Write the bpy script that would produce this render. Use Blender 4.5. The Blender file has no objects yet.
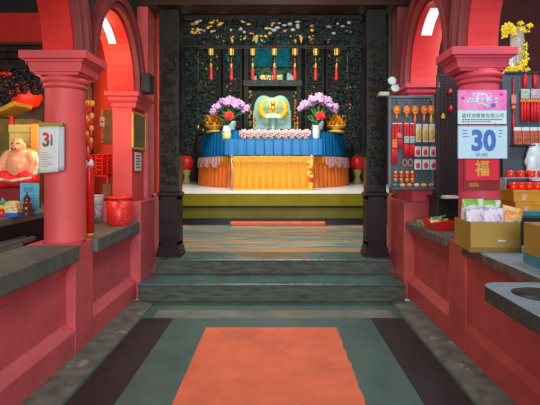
import bpy, bmesh, math, random
from mathutils import Vector, Matrix
R = math.radians
PI = math.pi
C = bpy.context.scene.collection
rng = random.Random(7)
F, VX, VY, EYE = 450.0, 277.0, 168.0, 1.4

def P(px, py, Y):
    """a point of the place seen at (px, py) that stands Y metres from the viewer"""
    return Vector(((px - VX) * Y / F, Y, EYE - (py - VY) * Y / F))

ORD = ['first', 'second', 'third', 'fourth', 'fifth', 'sixth', 'seventh', 'eighth', 'ninth', 'tenth', 'eleventh', 'twelfth']

# ------------------------------------------------------------------ materials
MATS = {}
def mat(name, col, rough=0.6, metal=0.0, var=0.12, scale=8.0, bump=0.0, spec=0.5, emit=None, es=0.0,
        col2=None, c2pos=(0.55, 0.7), stretch=(1, 1, 1), alpha=None, trans=0.0, detail=6):
    if name in MATS:
        return MATS[name]
    m = bpy.data.materials.new(name); m.use_nodes = True
    nt = m.node_tree; b = nt.nodes['Principled BSDF']
    b.inputs['Roughness'].default_value = rough
    b.inputs['Metallic'].default_value = metal
    b.inputs['Specular IOR Level'].default_value = spec
    tc = nt.nodes.new('ShaderNodeTexCoord'); mp = nt.nodes.new('ShaderNodeMapping')
    mp.inputs['Scale'].default_value = stretch
    nt.links.new(tc.outputs['Object'], mp.inputs['Vector'])
    nz = nt.nodes.new('ShaderNodeTexNoise'); nz.inputs['Scale'].default_value = scale; nz.inputs['Detail'].default_value = detail
    nt.links.new(mp.outputs['Vector'], nz.inputs['Vector'])
    rp = nt.nodes.new('ShaderNodeValToRGB')
    a = [max(0, c * (1 - var)) for c in col]; z = [min(1, c * (1 + var)) for c in col]
    rp.color_ramp.elements[0].position = 0.3; rp.color_ramp.elements[0].color = (*a, 1)
    rp.color_ramp.elements[1].position = 0.7; rp.color_ramp.elements[1].color = (*z, 1)
    nt.links.new(nz.outputs['Fac'], rp.inputs['Fac'])
    out = rp.outputs['Color']
    if col2:
        n2 = nt.nodes.new('ShaderNodeTexNoise'); n2.inputs['Scale'].default_value = scale * 0.45; n2.inputs['Detail'].default_value = 9
        n2.inputs['Roughness'].default_value = 0.65
        nt.links.new(mp.outputs['Vector'], n2.inputs['Vector'])
        r2 = nt.nodes.new('ShaderNodeValToRGB'); r2.color_ramp.elements[0].position = c2pos[0]; r2.color_ramp.elements[1].position = c2pos[1]
        nt.links.new(n2.outputs['Fac'], r2.inputs['Fac'])
        mx = nt.nodes.new('ShaderNodeMix'); mx.data_type = 'RGBA'
        nt.links.new(r2.outputs['Color'], mx.inputs[0]); nt.links.new(out, mx.inputs[6]); mx.inputs[7].default_value = (*col2, 1)
        out = mx.outputs[2]
    nt.links.new(out, b.inputs['Base Color'])
    if bump:
        bp = nt.nodes.new('ShaderNodeBump'); bp.inputs['Strength'].default_value = bump; bp.inputs['Distance'].default_value = 0.02
        nt.links.new(nz.outputs['Fac'], bp.inputs['Height']); nt.links.new(bp.outputs['Normal'], b.inputs['Normal'])
    if emit:
        b.inputs['Emission Color'].default_value = (*emit, 1); b.inputs['Emission Strength'].default_value = es
    if trans:
        b.inputs['Transmission Weight'].default_value = trans
    if alpha is not None:
        b.inputs['Alpha'].default_value = alpha
    MATS[name] = m
    return m

PINK = mat('pink_wall_paint', (0.64, 0.10, 0.115), 0.5, var=0.13, scale=5, bump=0.08, col2=(0.42, 0.08, 0.09), c2pos=(0.5, 0.75))
PINKR = mat('rose_wall_paint', (0.52, 0.075, 0.066), 0.5, var=0.14, scale=5, bump=0.08, col2=(0.34, 0.055, 0.046), c2pos=(0.5, 0.75))
COLP = mat('pink_column_paint', (0.74, 0.085, 0.085), 0.6, var=0.09, scale=4, bump=0.04)
COLR = mat('rose_column_paint', (0.64, 0.058, 0.10), 0.6, var=0.09, scale=4, bump=0.04)
ARCH = mat('red_soffit_paint', (0.75, 0.022, 0.016), 0.4, var=0.1, scale=4, bump=0.04)
ARCHR = mat('crimson_soffit_paint', (0.70, 0.035, 0.04), 0.4, var=0.1, scale=4, bump=0.04)
ARCHD = mat('shade_dark_red_paint', (0.24, 0.035, 0.032), 0.5, var=0.12, scale=5)  # red darkened to put the shade on the arch mouldings into the colour
SLAB = mat('grey_stone', (0.11, 0.125, 0.108), 0.6, var=0.22, scale=14, bump=0.15, col2=(0.07, 0.08, 0.07))
SLABL = mat('pale_blue_stone', (0.24, 0.31, 0.36), 0.45, var=0.1, scale=20, bump=0.06, col2=(0.2, 0.25, 0.28))
EDGE = mat('worn_brown_edge', (0.13, 0.085, 0.06), 0.8, var=0.4, scale=14, bump=0.3, col2=(0.2, 0.11, 0.09))
CEM = mat('rough_cement', (0.125, 0.125, 0.10), 0.75, var=0.4, scale=9, bump=0.5, col2=(0.30, 0.29, 0.23), c2pos=(0.60, 0.68))
FLOOR = mat('green_slate', (0.072, 0.135, 0.115), 0.40, var=0.16, scale=5, bump=0.06, col2=(0.09, 0.15, 0.135))
BAND = mat('tan_slate', (0.19, 0.20, 0.165), 0.4, var=0.3, scale=4, bump=0.06, col2=(0.27, 0.2, 0.11), c2pos=(0.58, 0.64))
STRIP = mat('black_painted_strip', (0.018, 0.013, 0.016), 0.55, var=0.3, scale=9, bump=0.06)
CARPET = mat('orange_red_paint', (0.78, 0.16, 0.066), 0.75, var=0.12, scale=4, bump=0.12, col2=(0.56, 0.105, 0.06), c2pos=(0.5, 0.75))
STEPR = mat('step_riser_stone', (0.075, 0.09, 0.068), 0.75, var=0.4, scale=14, bump=0.5, stretch=(0.4, 1, 2), col2=(0.17, 0.165, 0.13), c2pos=(0.6, 0.7))
STEPT = mat('step_tread_painted_sheen', (0.075, 0.15, 0.145), 0.25, var=0.25, scale=4, bump=0.1, col2=(0.075, 0.085, 0.065), c2pos=(0.46, 0.6))  # teal base colour stands in for light reflected on the treads
DARKW = mat('dark_lacquer_wood', (0.022, 0.016, 0.013), 0.45, spec=0.2, var=0.35, scale=7, bump=0.1, stretch=(2, 2, 0.5))
PILW = mat('grey_black_wood', (0.020, 0.017, 0.013), 0.42, spec=0.22, var=0.3, scale=8, bump=0.12, stretch=(2, 2, 0.5))
PURW = mat('aubergine_wood', (0.022, 0.010, 0.014), 0.45, spec=0.2, var=0.3, scale=7, bump=0.08)
CARV = mat('blackened_carving', (0.022, 0.034, 0.030), 0.5, spec=0.2, var=0.5, scale=12, bump=0.3)
CARVG = mat('grey_green_carving', (0.055, 0.082, 0.072), 0.5, spec=0.25, var=0.5, scale=12, bump=0.3)
GREENB = mat('black_green_plaster', (0.018, 0.03, 0.024), 0.6, var=0.5, scale=9, bump=0.4)
BROWNW = mat('brown_beam_wood', (0.055, 0.022, 0.013), 0.5, spec=0.2, var=0.3, scale=6, bump=0.1, stretch=(0.4, 2, 2))
GOLD = mat('gilding', (0.80, 0.46, 0.06), 0.35, 0.5, var=0.3, scale=14, bump=0.15)
GOLDM = mat('matt_gold', (0.72, 0.42, 0.05), 0.5, 0.1, var=0.25, scale=14)
GPINK = mat('painted_pink', (0.6, 0.2, 0.2), 0.5, var=0.3)
GWHITE = mat('painted_white', (0.6, 0.62, 0.56), 0.5, var=0.2)
OLIVE = mat('olive_paint', (0.30, 0.245, 0.004), 0.5, spec=0.2, var=0.15, scale=3, col2=(0.23, 0.20, 0.005))
OLIVD = mat('dull_olive_paint', (0.17, 0.155, 0.025), 0.5, spec=0.2, var=0.15, scale=3)
WHITEM = mat('white_marble', (0.74, 0.78, 0.76), 0.25, var=0.1, scale=4)
ORANGE = mat('orange_satin', (1.0, 0.31, 0.006), 0.5, var=0.10, scale=5, stretch=(2, 2, 0.4))
ORANGD = mat('deep_orange_satin', (1.0, 0.20, 0.02), 0.5, var=0.12, scale=5, stretch=(2, 2, 0.4))
YELLO = mat('yellow_trim', (0.85, 0.50, 0.03), 0.5, var=0.2, scale=20)
BLUE = mat('blue_satin', (0.003, 0.165, 0.44), 0.42, var=0.15, scale=5, stretch=(2, 2, 0.4))
PALEP = mat('pale_pink_lace', (0.80, 0.40, 0.40), 0.6, var=0.35, scale=22, bump=0.2)
TEAL = mat('teal_panel', (0.0, 0.19, 0.26), 0.6, spec=0.1, var=0.4, scale=6, col2=(0.0, 0.28, 0.34), c2pos=(0.55, 0.7))
AQUA = mat('pale_aqua_glass', (0.20, 0.44, 0.40), 0.3, var=0.15, scale=4)
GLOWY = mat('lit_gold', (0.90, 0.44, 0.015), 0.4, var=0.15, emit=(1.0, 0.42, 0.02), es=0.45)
LGOLD = mat('lit_lantern_paper', (0.9, 0.5, 0.08), 0.5, var=0.1, emit=(1.0, 0.46, 0.05), es=0.45)
CREAM = mat('warm_white_light', (0.95, 0.85, 0.5), 0.5, var=0.05, emit=(1.0, 0.85, 0.35), es=1.2)
RED = mat('red_plastic', (0.78, 0.018, 0.016), 0.32, var=0.1)
REDS = mat('red_silk', (0.72, 0.012, 0.016), 0.55, var=0.2, scale=20, stretch=(3, 3, .5))
DRED = mat('dark_red', (0.25, 0.012, 0.014), 0.55, var=0.25)
MAROON = mat('maroon_wall', (0.10, 0.018, 0.022), 0.6, var=0.2)
LRED = mat('orange_red_wall', (0.80, 0.06, 0.016), 0.55, var=0.12, scale=4)
LILAC = mat('lilac_petal', (0.62, 0.36, 0.62), 0.55, var=0.25, scale=10)
PPETAL = mat('pink_petal', (0.60, 0.38, 0.37), 0.55, var=0.3, scale=12)
YPETAL = mat('yellow_petal', (0.86, 0.56, 0.015), 0.55, var=0.25, scale=12)
RPETAL = mat('red_petal', (0.80, 0.012, 0.012), 0.5, var=0.15)
LEAF = mat('green_leaf', (0.03, 0.12, 0.035), 0.5, var=0.4)
PORC = mat('white_porcelain', (0.68, 0.74, 0.74), 0.2, var=0.06)
PBLUE = mat('pale_blue_glaze', (0.36, 0.55, 0.60), 0.25, var=0.1)
PGREEN = mat('yellow_green_glaze', (0.50, 0.56, 0.16), 0.3, var=0.2)
SLATE = mat('slate_blue_board', (0.065, 0.085, 0.11), 0.5, var=0.12, scale=4)
MESHB = mat('black_wire_mesh', (0.02, 0.022, 0.03), 0.45, var=0.1)
BLACK = mat('black_plastic', (0.012, 0.012, 0.014), 0.45, var=0.2)
PAPER = mat('white_paper', (0.72, 0.72, 0.68), 0.7, var=0.05)
PAPERB = mat('pale_blue_paper', (0.52, 0.72, 0.84), 0.6, var=0.05)
PAPERC = mat('pale_cyan_paper', (0.60, 0.80, 0.86), 0.6, var=0.05)
PRBLUE = mat('blue_ink', (0.06, 0.16, 0.52), 0.6, var=0.1)
PRGREY = mat('grey_ink', (0.05, 0.05, 0.07), 0.6, var=0.1)
PRPINK = mat('pink_print', (0.88, 0.14, 0.48), 0.6, var=0.1, scale=9, col2=(0.85, 0.40, 0.60), c2pos=(0.45, 0.7))
PRLIL = mat('pale_lilac_print', (0.62, 0.60, 0.85), 0.6, var=0.2, scale=60)
PRRED = mat('red_ink', (0.75, 0.03, 0.03), 0.6, var=0.1)
PRGRN = mat('green_ink', (0.02, 0.20, 0.06), 0.6, var=0.1)
SIGNR = mat('crimson_card', (0.80, 0.012, 0.05), 0.5, var=0.06)
KRAFT = mat('ochre_card', (0.40, 0.235, 0.035), 0.6, var=0.1, scale=5)
KRAFTD = mat('ochre_card_print', (0.23, 0.13, 0.025), 0.6, var=0.1)
YBOX = mat('yellow_orange_card', (0.62, 0.26, 0.012), 0.55, var=0.1)
SKIN = mat('painted_flesh', (0.80, 0.34, 0.17), 0.35, var=0.08)
BROWNG = mat('brown_glaze', (0.13, 0.03, 0.02), 0.2, var=0.3)
CYANC = mat('sky_blue_card', (0.10, 0.46, 0.60), 0.55, var=0.08)
YWOOD = mat('yellow_wood', (0.46, 0.38, 0.11), 0.5, var=0.15)
CLEAR = mat('clear_wrap', (0.8, 0.8, 0.8), 0.15, var=0.03, alpha=0.35)
BAG = mat('brown_packet', (0.42, 0.10, 0.05), 0.4, var=0.4, scale=30)
LILB = mat('lilac_packet', (0.42, 0.28, 0.52), 0.35, var=0.35, scale=22, col2=(0.72, 0.66, 0.74), c2pos=(0.46, 0.52))
GRNB = mat('green_packet', (0.16, 0.42, 0.05), 0.35, var=0.35, scale=20, col2=(0.70, 0.76, 0.66), c2pos=(0.50, 0.54))
ORGB = mat('cream_orange_packet', (0.66, 0.44, 0.20), 0.4, var=0.3, scale=22, col2=(0.78, 0.20, 0.03), c2pos=(0.52, 0.56))
STEEL = mat('dull_steel', (0.35, 0.35, 0.34), 0.35, 0.8, var=0.1)
WOODB = mat('brown_wood', (0.20, 0.10, 0.04), 0.5, var=0.25, stretch=(1, 1, 4))
PATCHW = mat('added_white_glow', (0.9, 0.92, 0.9), 0.4, var=0.02, emit=(0.72, 0.92, 1.0), es=0.75)  # emission stands in for a bright patch of light on the soffit
REDGLOW = mat('red_lantern_silk', (0.8, 0.03, 0.01), 0.5, var=0.15, emit=(1.0, 0.05, 0.01), es=0.35)

def landing_mat():
    m = bpy.data.materials.new('slate_tiles_painted_reflections'); m.use_nodes = True
    nt = m.node_tree; b = nt.nodes['Principled BSDF']
    tc = nt.nodes.new('ShaderNodeTexCoord')
    br = nt.nodes.new('ShaderNodeTexBrick'); br.inputs['Scale'].default_value = 1.0
    br.offset = 0.5; br.inputs['Mortar Size'].default_value = 0.012
    br.inputs['Brick Width'].default_value = 1.6; br.inputs['Row Height'].default_value = 0.16
    br.inputs['Color1'].default_value = (0, 0, 0, 1); br.inputs['Color2'].default_value = (1, 1, 1, 1); br.inputs['Mortar'].default_value = (0.3, 0.3, 0.3, 1)
    nt.links.new(tc.outputs['Object'], br.inputs['Vector'])
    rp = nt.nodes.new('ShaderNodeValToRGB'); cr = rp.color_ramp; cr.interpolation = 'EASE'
    cols = [(0.0, (0.09, 0.17, 0.18)), (0.36, (0.14, 0.23, 0.23)), (0.41, (0.45, 0.40, 0.28)), (0.44, (0.11, 0.19, 0.19)), (0.50, (0.14, 0.24, 0.24)), (0.535, (0.72, 0.27, 0.04)), (0.57, (0.13, 0.21, 0.21)), (0.62, (0.62, 0.36, 0.12)), (0.66, (0.10, 0.18, 0.19)), (1.0, (0.14, 0.23, 0.23))]  # tan and orange stops paint the altar's reflected streaks into the colour
    cr.elements[0].color = (*cols[0][1], 1); cr.elements[1].color = (*cols[-1][1], 1)
    for p, c in cols[1:-1]:
        e = cr.elements.new(p); e.color = (*c, 1)
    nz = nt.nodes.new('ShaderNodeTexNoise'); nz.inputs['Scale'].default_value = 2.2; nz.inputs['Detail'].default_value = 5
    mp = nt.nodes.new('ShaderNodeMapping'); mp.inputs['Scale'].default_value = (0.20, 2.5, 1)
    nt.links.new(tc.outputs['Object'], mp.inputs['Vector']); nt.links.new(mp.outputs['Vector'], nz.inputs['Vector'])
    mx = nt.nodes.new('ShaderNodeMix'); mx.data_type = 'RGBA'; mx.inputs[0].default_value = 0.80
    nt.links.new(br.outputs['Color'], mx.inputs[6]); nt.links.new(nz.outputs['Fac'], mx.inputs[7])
    nt.links.new(mx.outputs[2], rp.inputs['Fac']); nt.links.new(rp.outputs['Color'], b.inputs['Base Color'])
    b.inputs['Roughness'].default_value = 0.30; b.inputs['Specular IOR Level'].default_value = 0.3
    bp = nt.nodes.new('ShaderNodeBump'); bp.inputs['Strength'].default_value = 0.28; bp.inputs['Distance'].default_value = 0.05
    nt.links.new(mx.outputs[2], bp.inputs['Height']); nt.links.new(bp.outputs['Normal'], b.inputs['Normal'])
    return m
LANDM = landing_mat()

def basket_mat():
    m = bpy.data.materials.new('red_plastic_with_pale_holes'); m.use_nodes = True
    nt = m.node_tree; b = nt.nodes['Principled BSDF']; b.inputs['Roughness'].default_value = 0.35
    tc = nt.nodes.new('ShaderNodeTexCoord'); vo = nt.nodes.new('ShaderNodeTexVoronoi'); vo.inputs['Scale'].default_value = 80
    nt.links.new(tc.outputs['Object'], vo.inputs['Vector'])
    rp = nt.nodes.new('ShaderNodeValToRGB'); rp.color_ramp.interpolation = 'CONSTANT'
    rp.color_ramp.elements[0].color = (0.75, 0.42, 0.38, 1); rp.color_ramp.elements[1].position = 0.22; rp.color_ramp.elements[1].color = (0.78, 0.018, 0.016, 1)  # pale dots painted in for light seen through the perforations
    nt.links.new(vo.outputs['Distance'], rp.inputs['Fac']); nt.links.new(rp.outputs['Color'], b.inputs['Base Color'])
    return m
BASKM = basket_mat()

# ------------------------------------------------------------------ mesh builder
class B:
    def __init__(s):
        s.v = []; s.f = []; s.sm = []; s.mi = []; s.m = 0
    def add(s, vs, fs, smooth=False):
        n = len(s.v); s.v += [tuple(v) for v in vs]
        for f in fs:
            s.f.append([i + n for i in f]); s.sm.append(smooth); s.mi.append(s.m)
        return s
    def box(s, x0, x1, y0, y1, z0, z1):
        vs = [(x, y, z) for x in (x0, x1) for y in (y0, y1) for z in (z0, z1)]
        return s.add(vs, [(0, 1, 3, 2), (4, 6, 7, 5), (0, 4, 5, 1), (2, 3, 7, 6), (0, 2, 6, 4), (1, 5, 7, 3)])
    def loft(s, cx, cy, secs):
        vs = []; fs = []
        for hx, hy, z in secs:
            vs += [(cx - hx, cy - hy, z), (cx + hx, cy - hy, z), (cx + hx, cy + hy, z), (cx - hx, cy + hy, z)]
        for k in range(len(secs) - 1):
            for i in range(4):
                j = (i + 1) % 4
                fs.append((4 * k + i, 4 * k + j, 4 * k + 4 + j, 4 * k + 4 + i))
        fs.append((3, 2, 1, 0)); n = 4 * (len(secs) - 1); fs.append((n, n + 1, n + 2, n + 3))
        return s.add(vs, fs)
    def lathe(s, prof, n=24, c=(0, 0, 0), smooth=True, mod=None):
        vs = []; fs = []
        for r, z in prof:
            for i in range(n):
                a = 2 * PI * i / n; rr = r * (mod(a) if mod else 1)
                vs.append((c[0] + rr * math.cos(a), c[1] + rr * math.sin(a), c[2] + z))
        for k in range(len(prof) - 1):
            for i in range(n):
                j = (i + 1) % n
                fs.append((k * n + i, k * n + j, k * n + n + j, k * n + n + i))
        fs.append(tuple(reversed(range(n)))); m = n * (len(prof) - 1); fs.append(tuple(m + i for i in range(n)))
        return s.add(vs, fs, smooth)
    def tube(s, pts, r, n=6, smooth=True):
        pts = [Vector(p) for p in pts]; vs = []; fs = []
        rs = r if isinstance(r, (list, tuple)) else [r] * len(pts)
        for i, p in enumerate(pts):
            d = (pts[min(i + 1, len(pts) - 1)] - pts[max(i - 1, 0)])
            if d.length < 1e-9: d = Vector((0, 0, 1))
            d.normalize()
            u = d.cross(Vector((0, 0, 1)))
            if u.length < 0.05: u = d.cross(Vector((0, 1, 0)))
            u.normalize(); w = d.cross(u)
            for k in range(n):
                a = 2 * PI * k / n
                vs.append(p + (u * math.cos(a) + w * math.sin(a)) * rs[i])
        for i in range(len(pts) - 1):
            for k in range(n):
                j = (k + 1) % n
                fs.append((i * n + k, i * n + j, i * n + n + j, i * n + n + k))
        fs.append(tuple(reversed(range(n)))); m = n * (len(pts) - 1); fs.append(tuple(m + i for i in range(n)))
        return s.add(vs, fs, smooth)
    def ball(s, c, r, n=12, m=8):
        r = r if isinstance(r, (list, tuple)) else (r, r, r)
        vs = [(c[0], c[1], c[2] - r[2])]; fs = []
        for k in range(1, m):
            t = -PI / 2 + PI * k / m
            for i in range(n):
                a = 2 * PI * i / n
                vs.append((c[0] + r[0] * math.cos(t) * math.cos(a), c[1] + r[1] * math.cos(t) * math.sin(a), c[2] + r[2] * math.sin(t)))
        vs.append((c[0], c[1], c[2] + r[2])); T = len(vs) - 1
        for i in range(n):
            j = (i + 1) % n
            fs.append((0, 1 + j, 1 + i)); fs.append((T, T - n + i, T - n + j))
            for k in range(m - 2):
                fs.append((1 + k * n + i, 1 + k * n + j, 1 + k * n + n + j, 1 + k * n + n + i))
        return s.add(vs, fs, True)
    def prism(s, poly, axis, d0, d1):
        def q(u, w, d):
            return {'x': (d, u, w), 'y': (u, d, w), 'z': (u, w, d)}[axis]
        n = len(poly)
        vs = [q(u, w, d0) for u, w in poly] + [q(u, w, d1) for u, w in poly]
        fs = [tuple(reversed(range(n))), tuple(range(n, 2 * n))] + [(i, (i + 1) % n, n + (i + 1) % n, n + i) for i in range(n)]
        return s.add(vs, fs)
    def strip(s, A, Bq, smooth=True):
        n = len(A)
        return s.add(list(A) + list(Bq), [(i, i + 1, n + i + 1, n + i) for i in range(n - 1)], smooth)
    def grid(s, rows, smooth=True, close=False):
        n = len(rows[0]); vs = [p for r in rows for p in r]; fs = []
        for k in range(len(rows) - 1):
            for i in range(n if close else n - 1):
                j = (i + 1) % n
                fs.append((k * n + i, k * n + j, k * n + n + j, k * n + n + i))
        return s.add(vs, fs, smooth)
    def move(s, M):
        s.v = [tuple(M @ Vector(v)) for v in s.v]; return s
    def build(s, name, mats, parent=None, bevel=0, solid=0, fix=True, loc=None, seg=2):
        me = bpy.data.meshes.new(name); me.from_pydata(s.v, [], s.f)
        for m in (mats if isinstance(mats, (list, tuple)) else [mats]): me.materials.append(m)
        me.polygons.foreach_set('use_smooth', s.sm); me.polygons.foreach_set('material_index', s.mi)
        if fix:
            bm = bmesh.new(); bm.from_mesh(me); bmesh.ops.recalc_face_normals(bm, faces=bm.faces); bm.to_mesh(me); bm.free()
        me.update()
        o = bpy.data.objects.new(name, me); C.objects.link(o)
        if parent: o.parent = parent
        if loc is not None: o.location = loc
        if bevel:
            md = o.modifiers.new('bevel', 'BEVEL'); md.width = bevel; md.segments = seg; md.limit_method = 'ANGLE'; md.angle_limit = R(40)
        if solid:
            md = o.modifiers.new('solid', 'SOLIDIFY'); md.thickness = solid; md.offset = 0
        return o

def thing(name, label, cat, loc=(0, 0, 0), rz=0, group=None):
    o = bpy.data.objects.new(name, None); C.objects.link(o); o.empty_display_size = 0.05
    o.location = loc; o.rotation_euler = (0, 0, rz); o['label'] = label; o['category'] = cat
    if group: o['group'] = group
    return o
def tag(o, label, cat, group=None):
    o['label'] = label; o['category'] = cat
    if group: o['group'] = group
    return o
def struct(o):
    o['kind'] = 'structure'; return o
def copy_tree(o, parent=None, loc=None, label=None):
    c = o.copy(); C.objects.link(c)
    if parent: c.parent = parent
    for ch in list(o.children): copy_tree(ch, c)
    if loc is not None: c.location = loc
    if label: c['label'] = label
    return c
def text(body, w, h, m, parent, loc, rot=(PI / 2, 0, 0), name='lettering', fit=True, ext=0.0012, off=0.0):
    """flat lettering w wide and h high, centred on loc"""
    cu = bpy.data.curves.new(name, 'FONT'); cu.body = body; cu.size = 1; cu.extrude = 0.0; cu.offset = off; cu.resolution_u = 3
    t = bpy.data.objects.new(name, cu); C.objects.link(t)
    bpy.context.view_layer.update()
    me = bpy.data.meshes.new_from_object(t.evaluated_get(bpy.context.evaluated_depsgraph_get()))
    bpy.data.objects.remove(t); bpy.data.curves.remove(cu)
    xs = [v.co.x for v in me.vertices]; ys = [v.co.y for v in me.vertices]
    sx = w / (max(xs) - min(xs)); sy = h / (max(ys) - min(ys))
    cx = (max(xs) + min(xs)) / 2; cy = (max(ys) + min(ys)) / 2
    for v in me.vertices:
        v.co.x = (v.co.x - cx) * sx; v.co.y = (v.co.y - cy) * sy
    me.materials.clear(); me.materials.append(m); me.name = name
    o = bpy.data.objects.new(name, me); C.objects.link(o); o.location = loc; o.rotation_euler = rot
    if parent: o.parent = parent
    return o

def fret(b, x0, x1, z0, z1, y, n, seed, r=0.012, cr=(0.04, 0.09), leaf=0.6, inside=None, depth=0.03):
    """carved scrollwork: curls and leaves within a rectangle of the plane y"""
    g = random.Random(seed)
    k = 0; tries = 0
    while k < n and tries < n * 20:
        tries += 1
        cx = g.uniform(x0, x1); cz = g.uniform(z0, z1)
        if inside and not inside(cx, cz): continue
        k += 1
        rad = g.uniform(*cr); a0 = g.uniform(0, 2 * PI); sg = g.choice((-1, 1)); pts = []
        yy = y + g.uniform(-depth, depth)
        for i in range(9):
            t = i / 8; rr = rad * (1 - 0.75 * t); a = a0 + sg * t * 4.6
            pts.append((min(max(cx + rr * math.cos(a), x0), x1), yy, min(max(cz + rr * math.sin(a), z0), z1)))
        b.tube(pts, [r * (1.2 - 0.5 * i / 8) for i in range(9)], 5)
        if g.random() < leaf:
            b.ball((min(max(cx + rad * math.cos(a0), x0), x1), yy, min(max(cz + rad * math.sin(a0), z0), z1)), (r * 2.4, r * 1.2, r * 1.5), 6, 4)
    return b

# ================================================================== THE SETTING
XL, XR = -1.5, 1.4
struct(B().box(-1.8, 1.7, -1.5, 4.72, -0.12, 0).build('floor', FLOOR))
struct(B().box(-1.16, 1.10, 4.20, 4.42, 0, 0.004).build('trim_1', BAND))
for i, (a, b_) in enumerate(((-1.255, -0.965), (0.872, 1.168))):
    struct(B().box(a, b_, -1.5, 4.18, 0.0005, 0.005).build('trim_%d' % (2 + i), STRIP))
# rough cement gutters along the walls
def gutter(xa, xb, seed):
    g = random.Random(seed); rows = []
    for k in range(60):
        y = -1.4 + k * 6.07 / 59; row = []
        for i in range(6):
            t = i / 5; row.append((xa + (xb - xa) * t, y, 0.004 + (0.006 + 0.014 * g.random()) * (1 if 0 < i < 5 else 0.2) + 0.012 * (1 - t)))
        rows.append(row)
    return B().grid(rows)
struct(gutter(XL, -1.27, 1).build('trim_4', CEM))
struct(gutter(XR, 1.185, 2).build('trim_5', CEM))

# painted orange-red carpet patch with a frayed right side
pts = [(-0.62, 2.0), (-0.62, 3.94)]
g = random.Random(3)
for k in range(30):
    y = 3.94 - k * 1.94 / 29; pts.append((0.522 + (g.uniform(-0.009, 0.009) if k else 0), y))
for k in range(1, 12):
    y = 2.0 + k * 0.08; pts.insert(k, (-0.62 + g.uniform(-0.006, 0.006), y)) if False else None
tag(B().prism(pts, 'z', 0.001, 0.006).build('carpet', CARPET), 'orange red carpet lying in the middle of the dark floor', 'carpet')

# two stone steps and the landing
s1 = struct(B().box(-1.455, 1.34, 4.71, 5.20, 0, 0.165).build('trim_6', STEPR, bevel=0.008))
struct(B().box(-1.46, 1.345, 4.695, 5.20, 0.165, 0.188).build('step_tread', STEPT, s1, bevel=0.008))
s2 = struct(B().box(-1.37, 1.275, 5.145, 5.60, 0.188, 0.335).build('trim_7', STEPR, bevel=0.008))
struct(B().box(-1.375, 1.28, 5.13, 5.62, 0.335, 0.353).build('step_tread', STEPT, s2, bevel=0.008))
struct(B().box(-4.0, 4.0, 5.60, 15.5, 0.25, 0.352).build('floor', LANDM))

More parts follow.
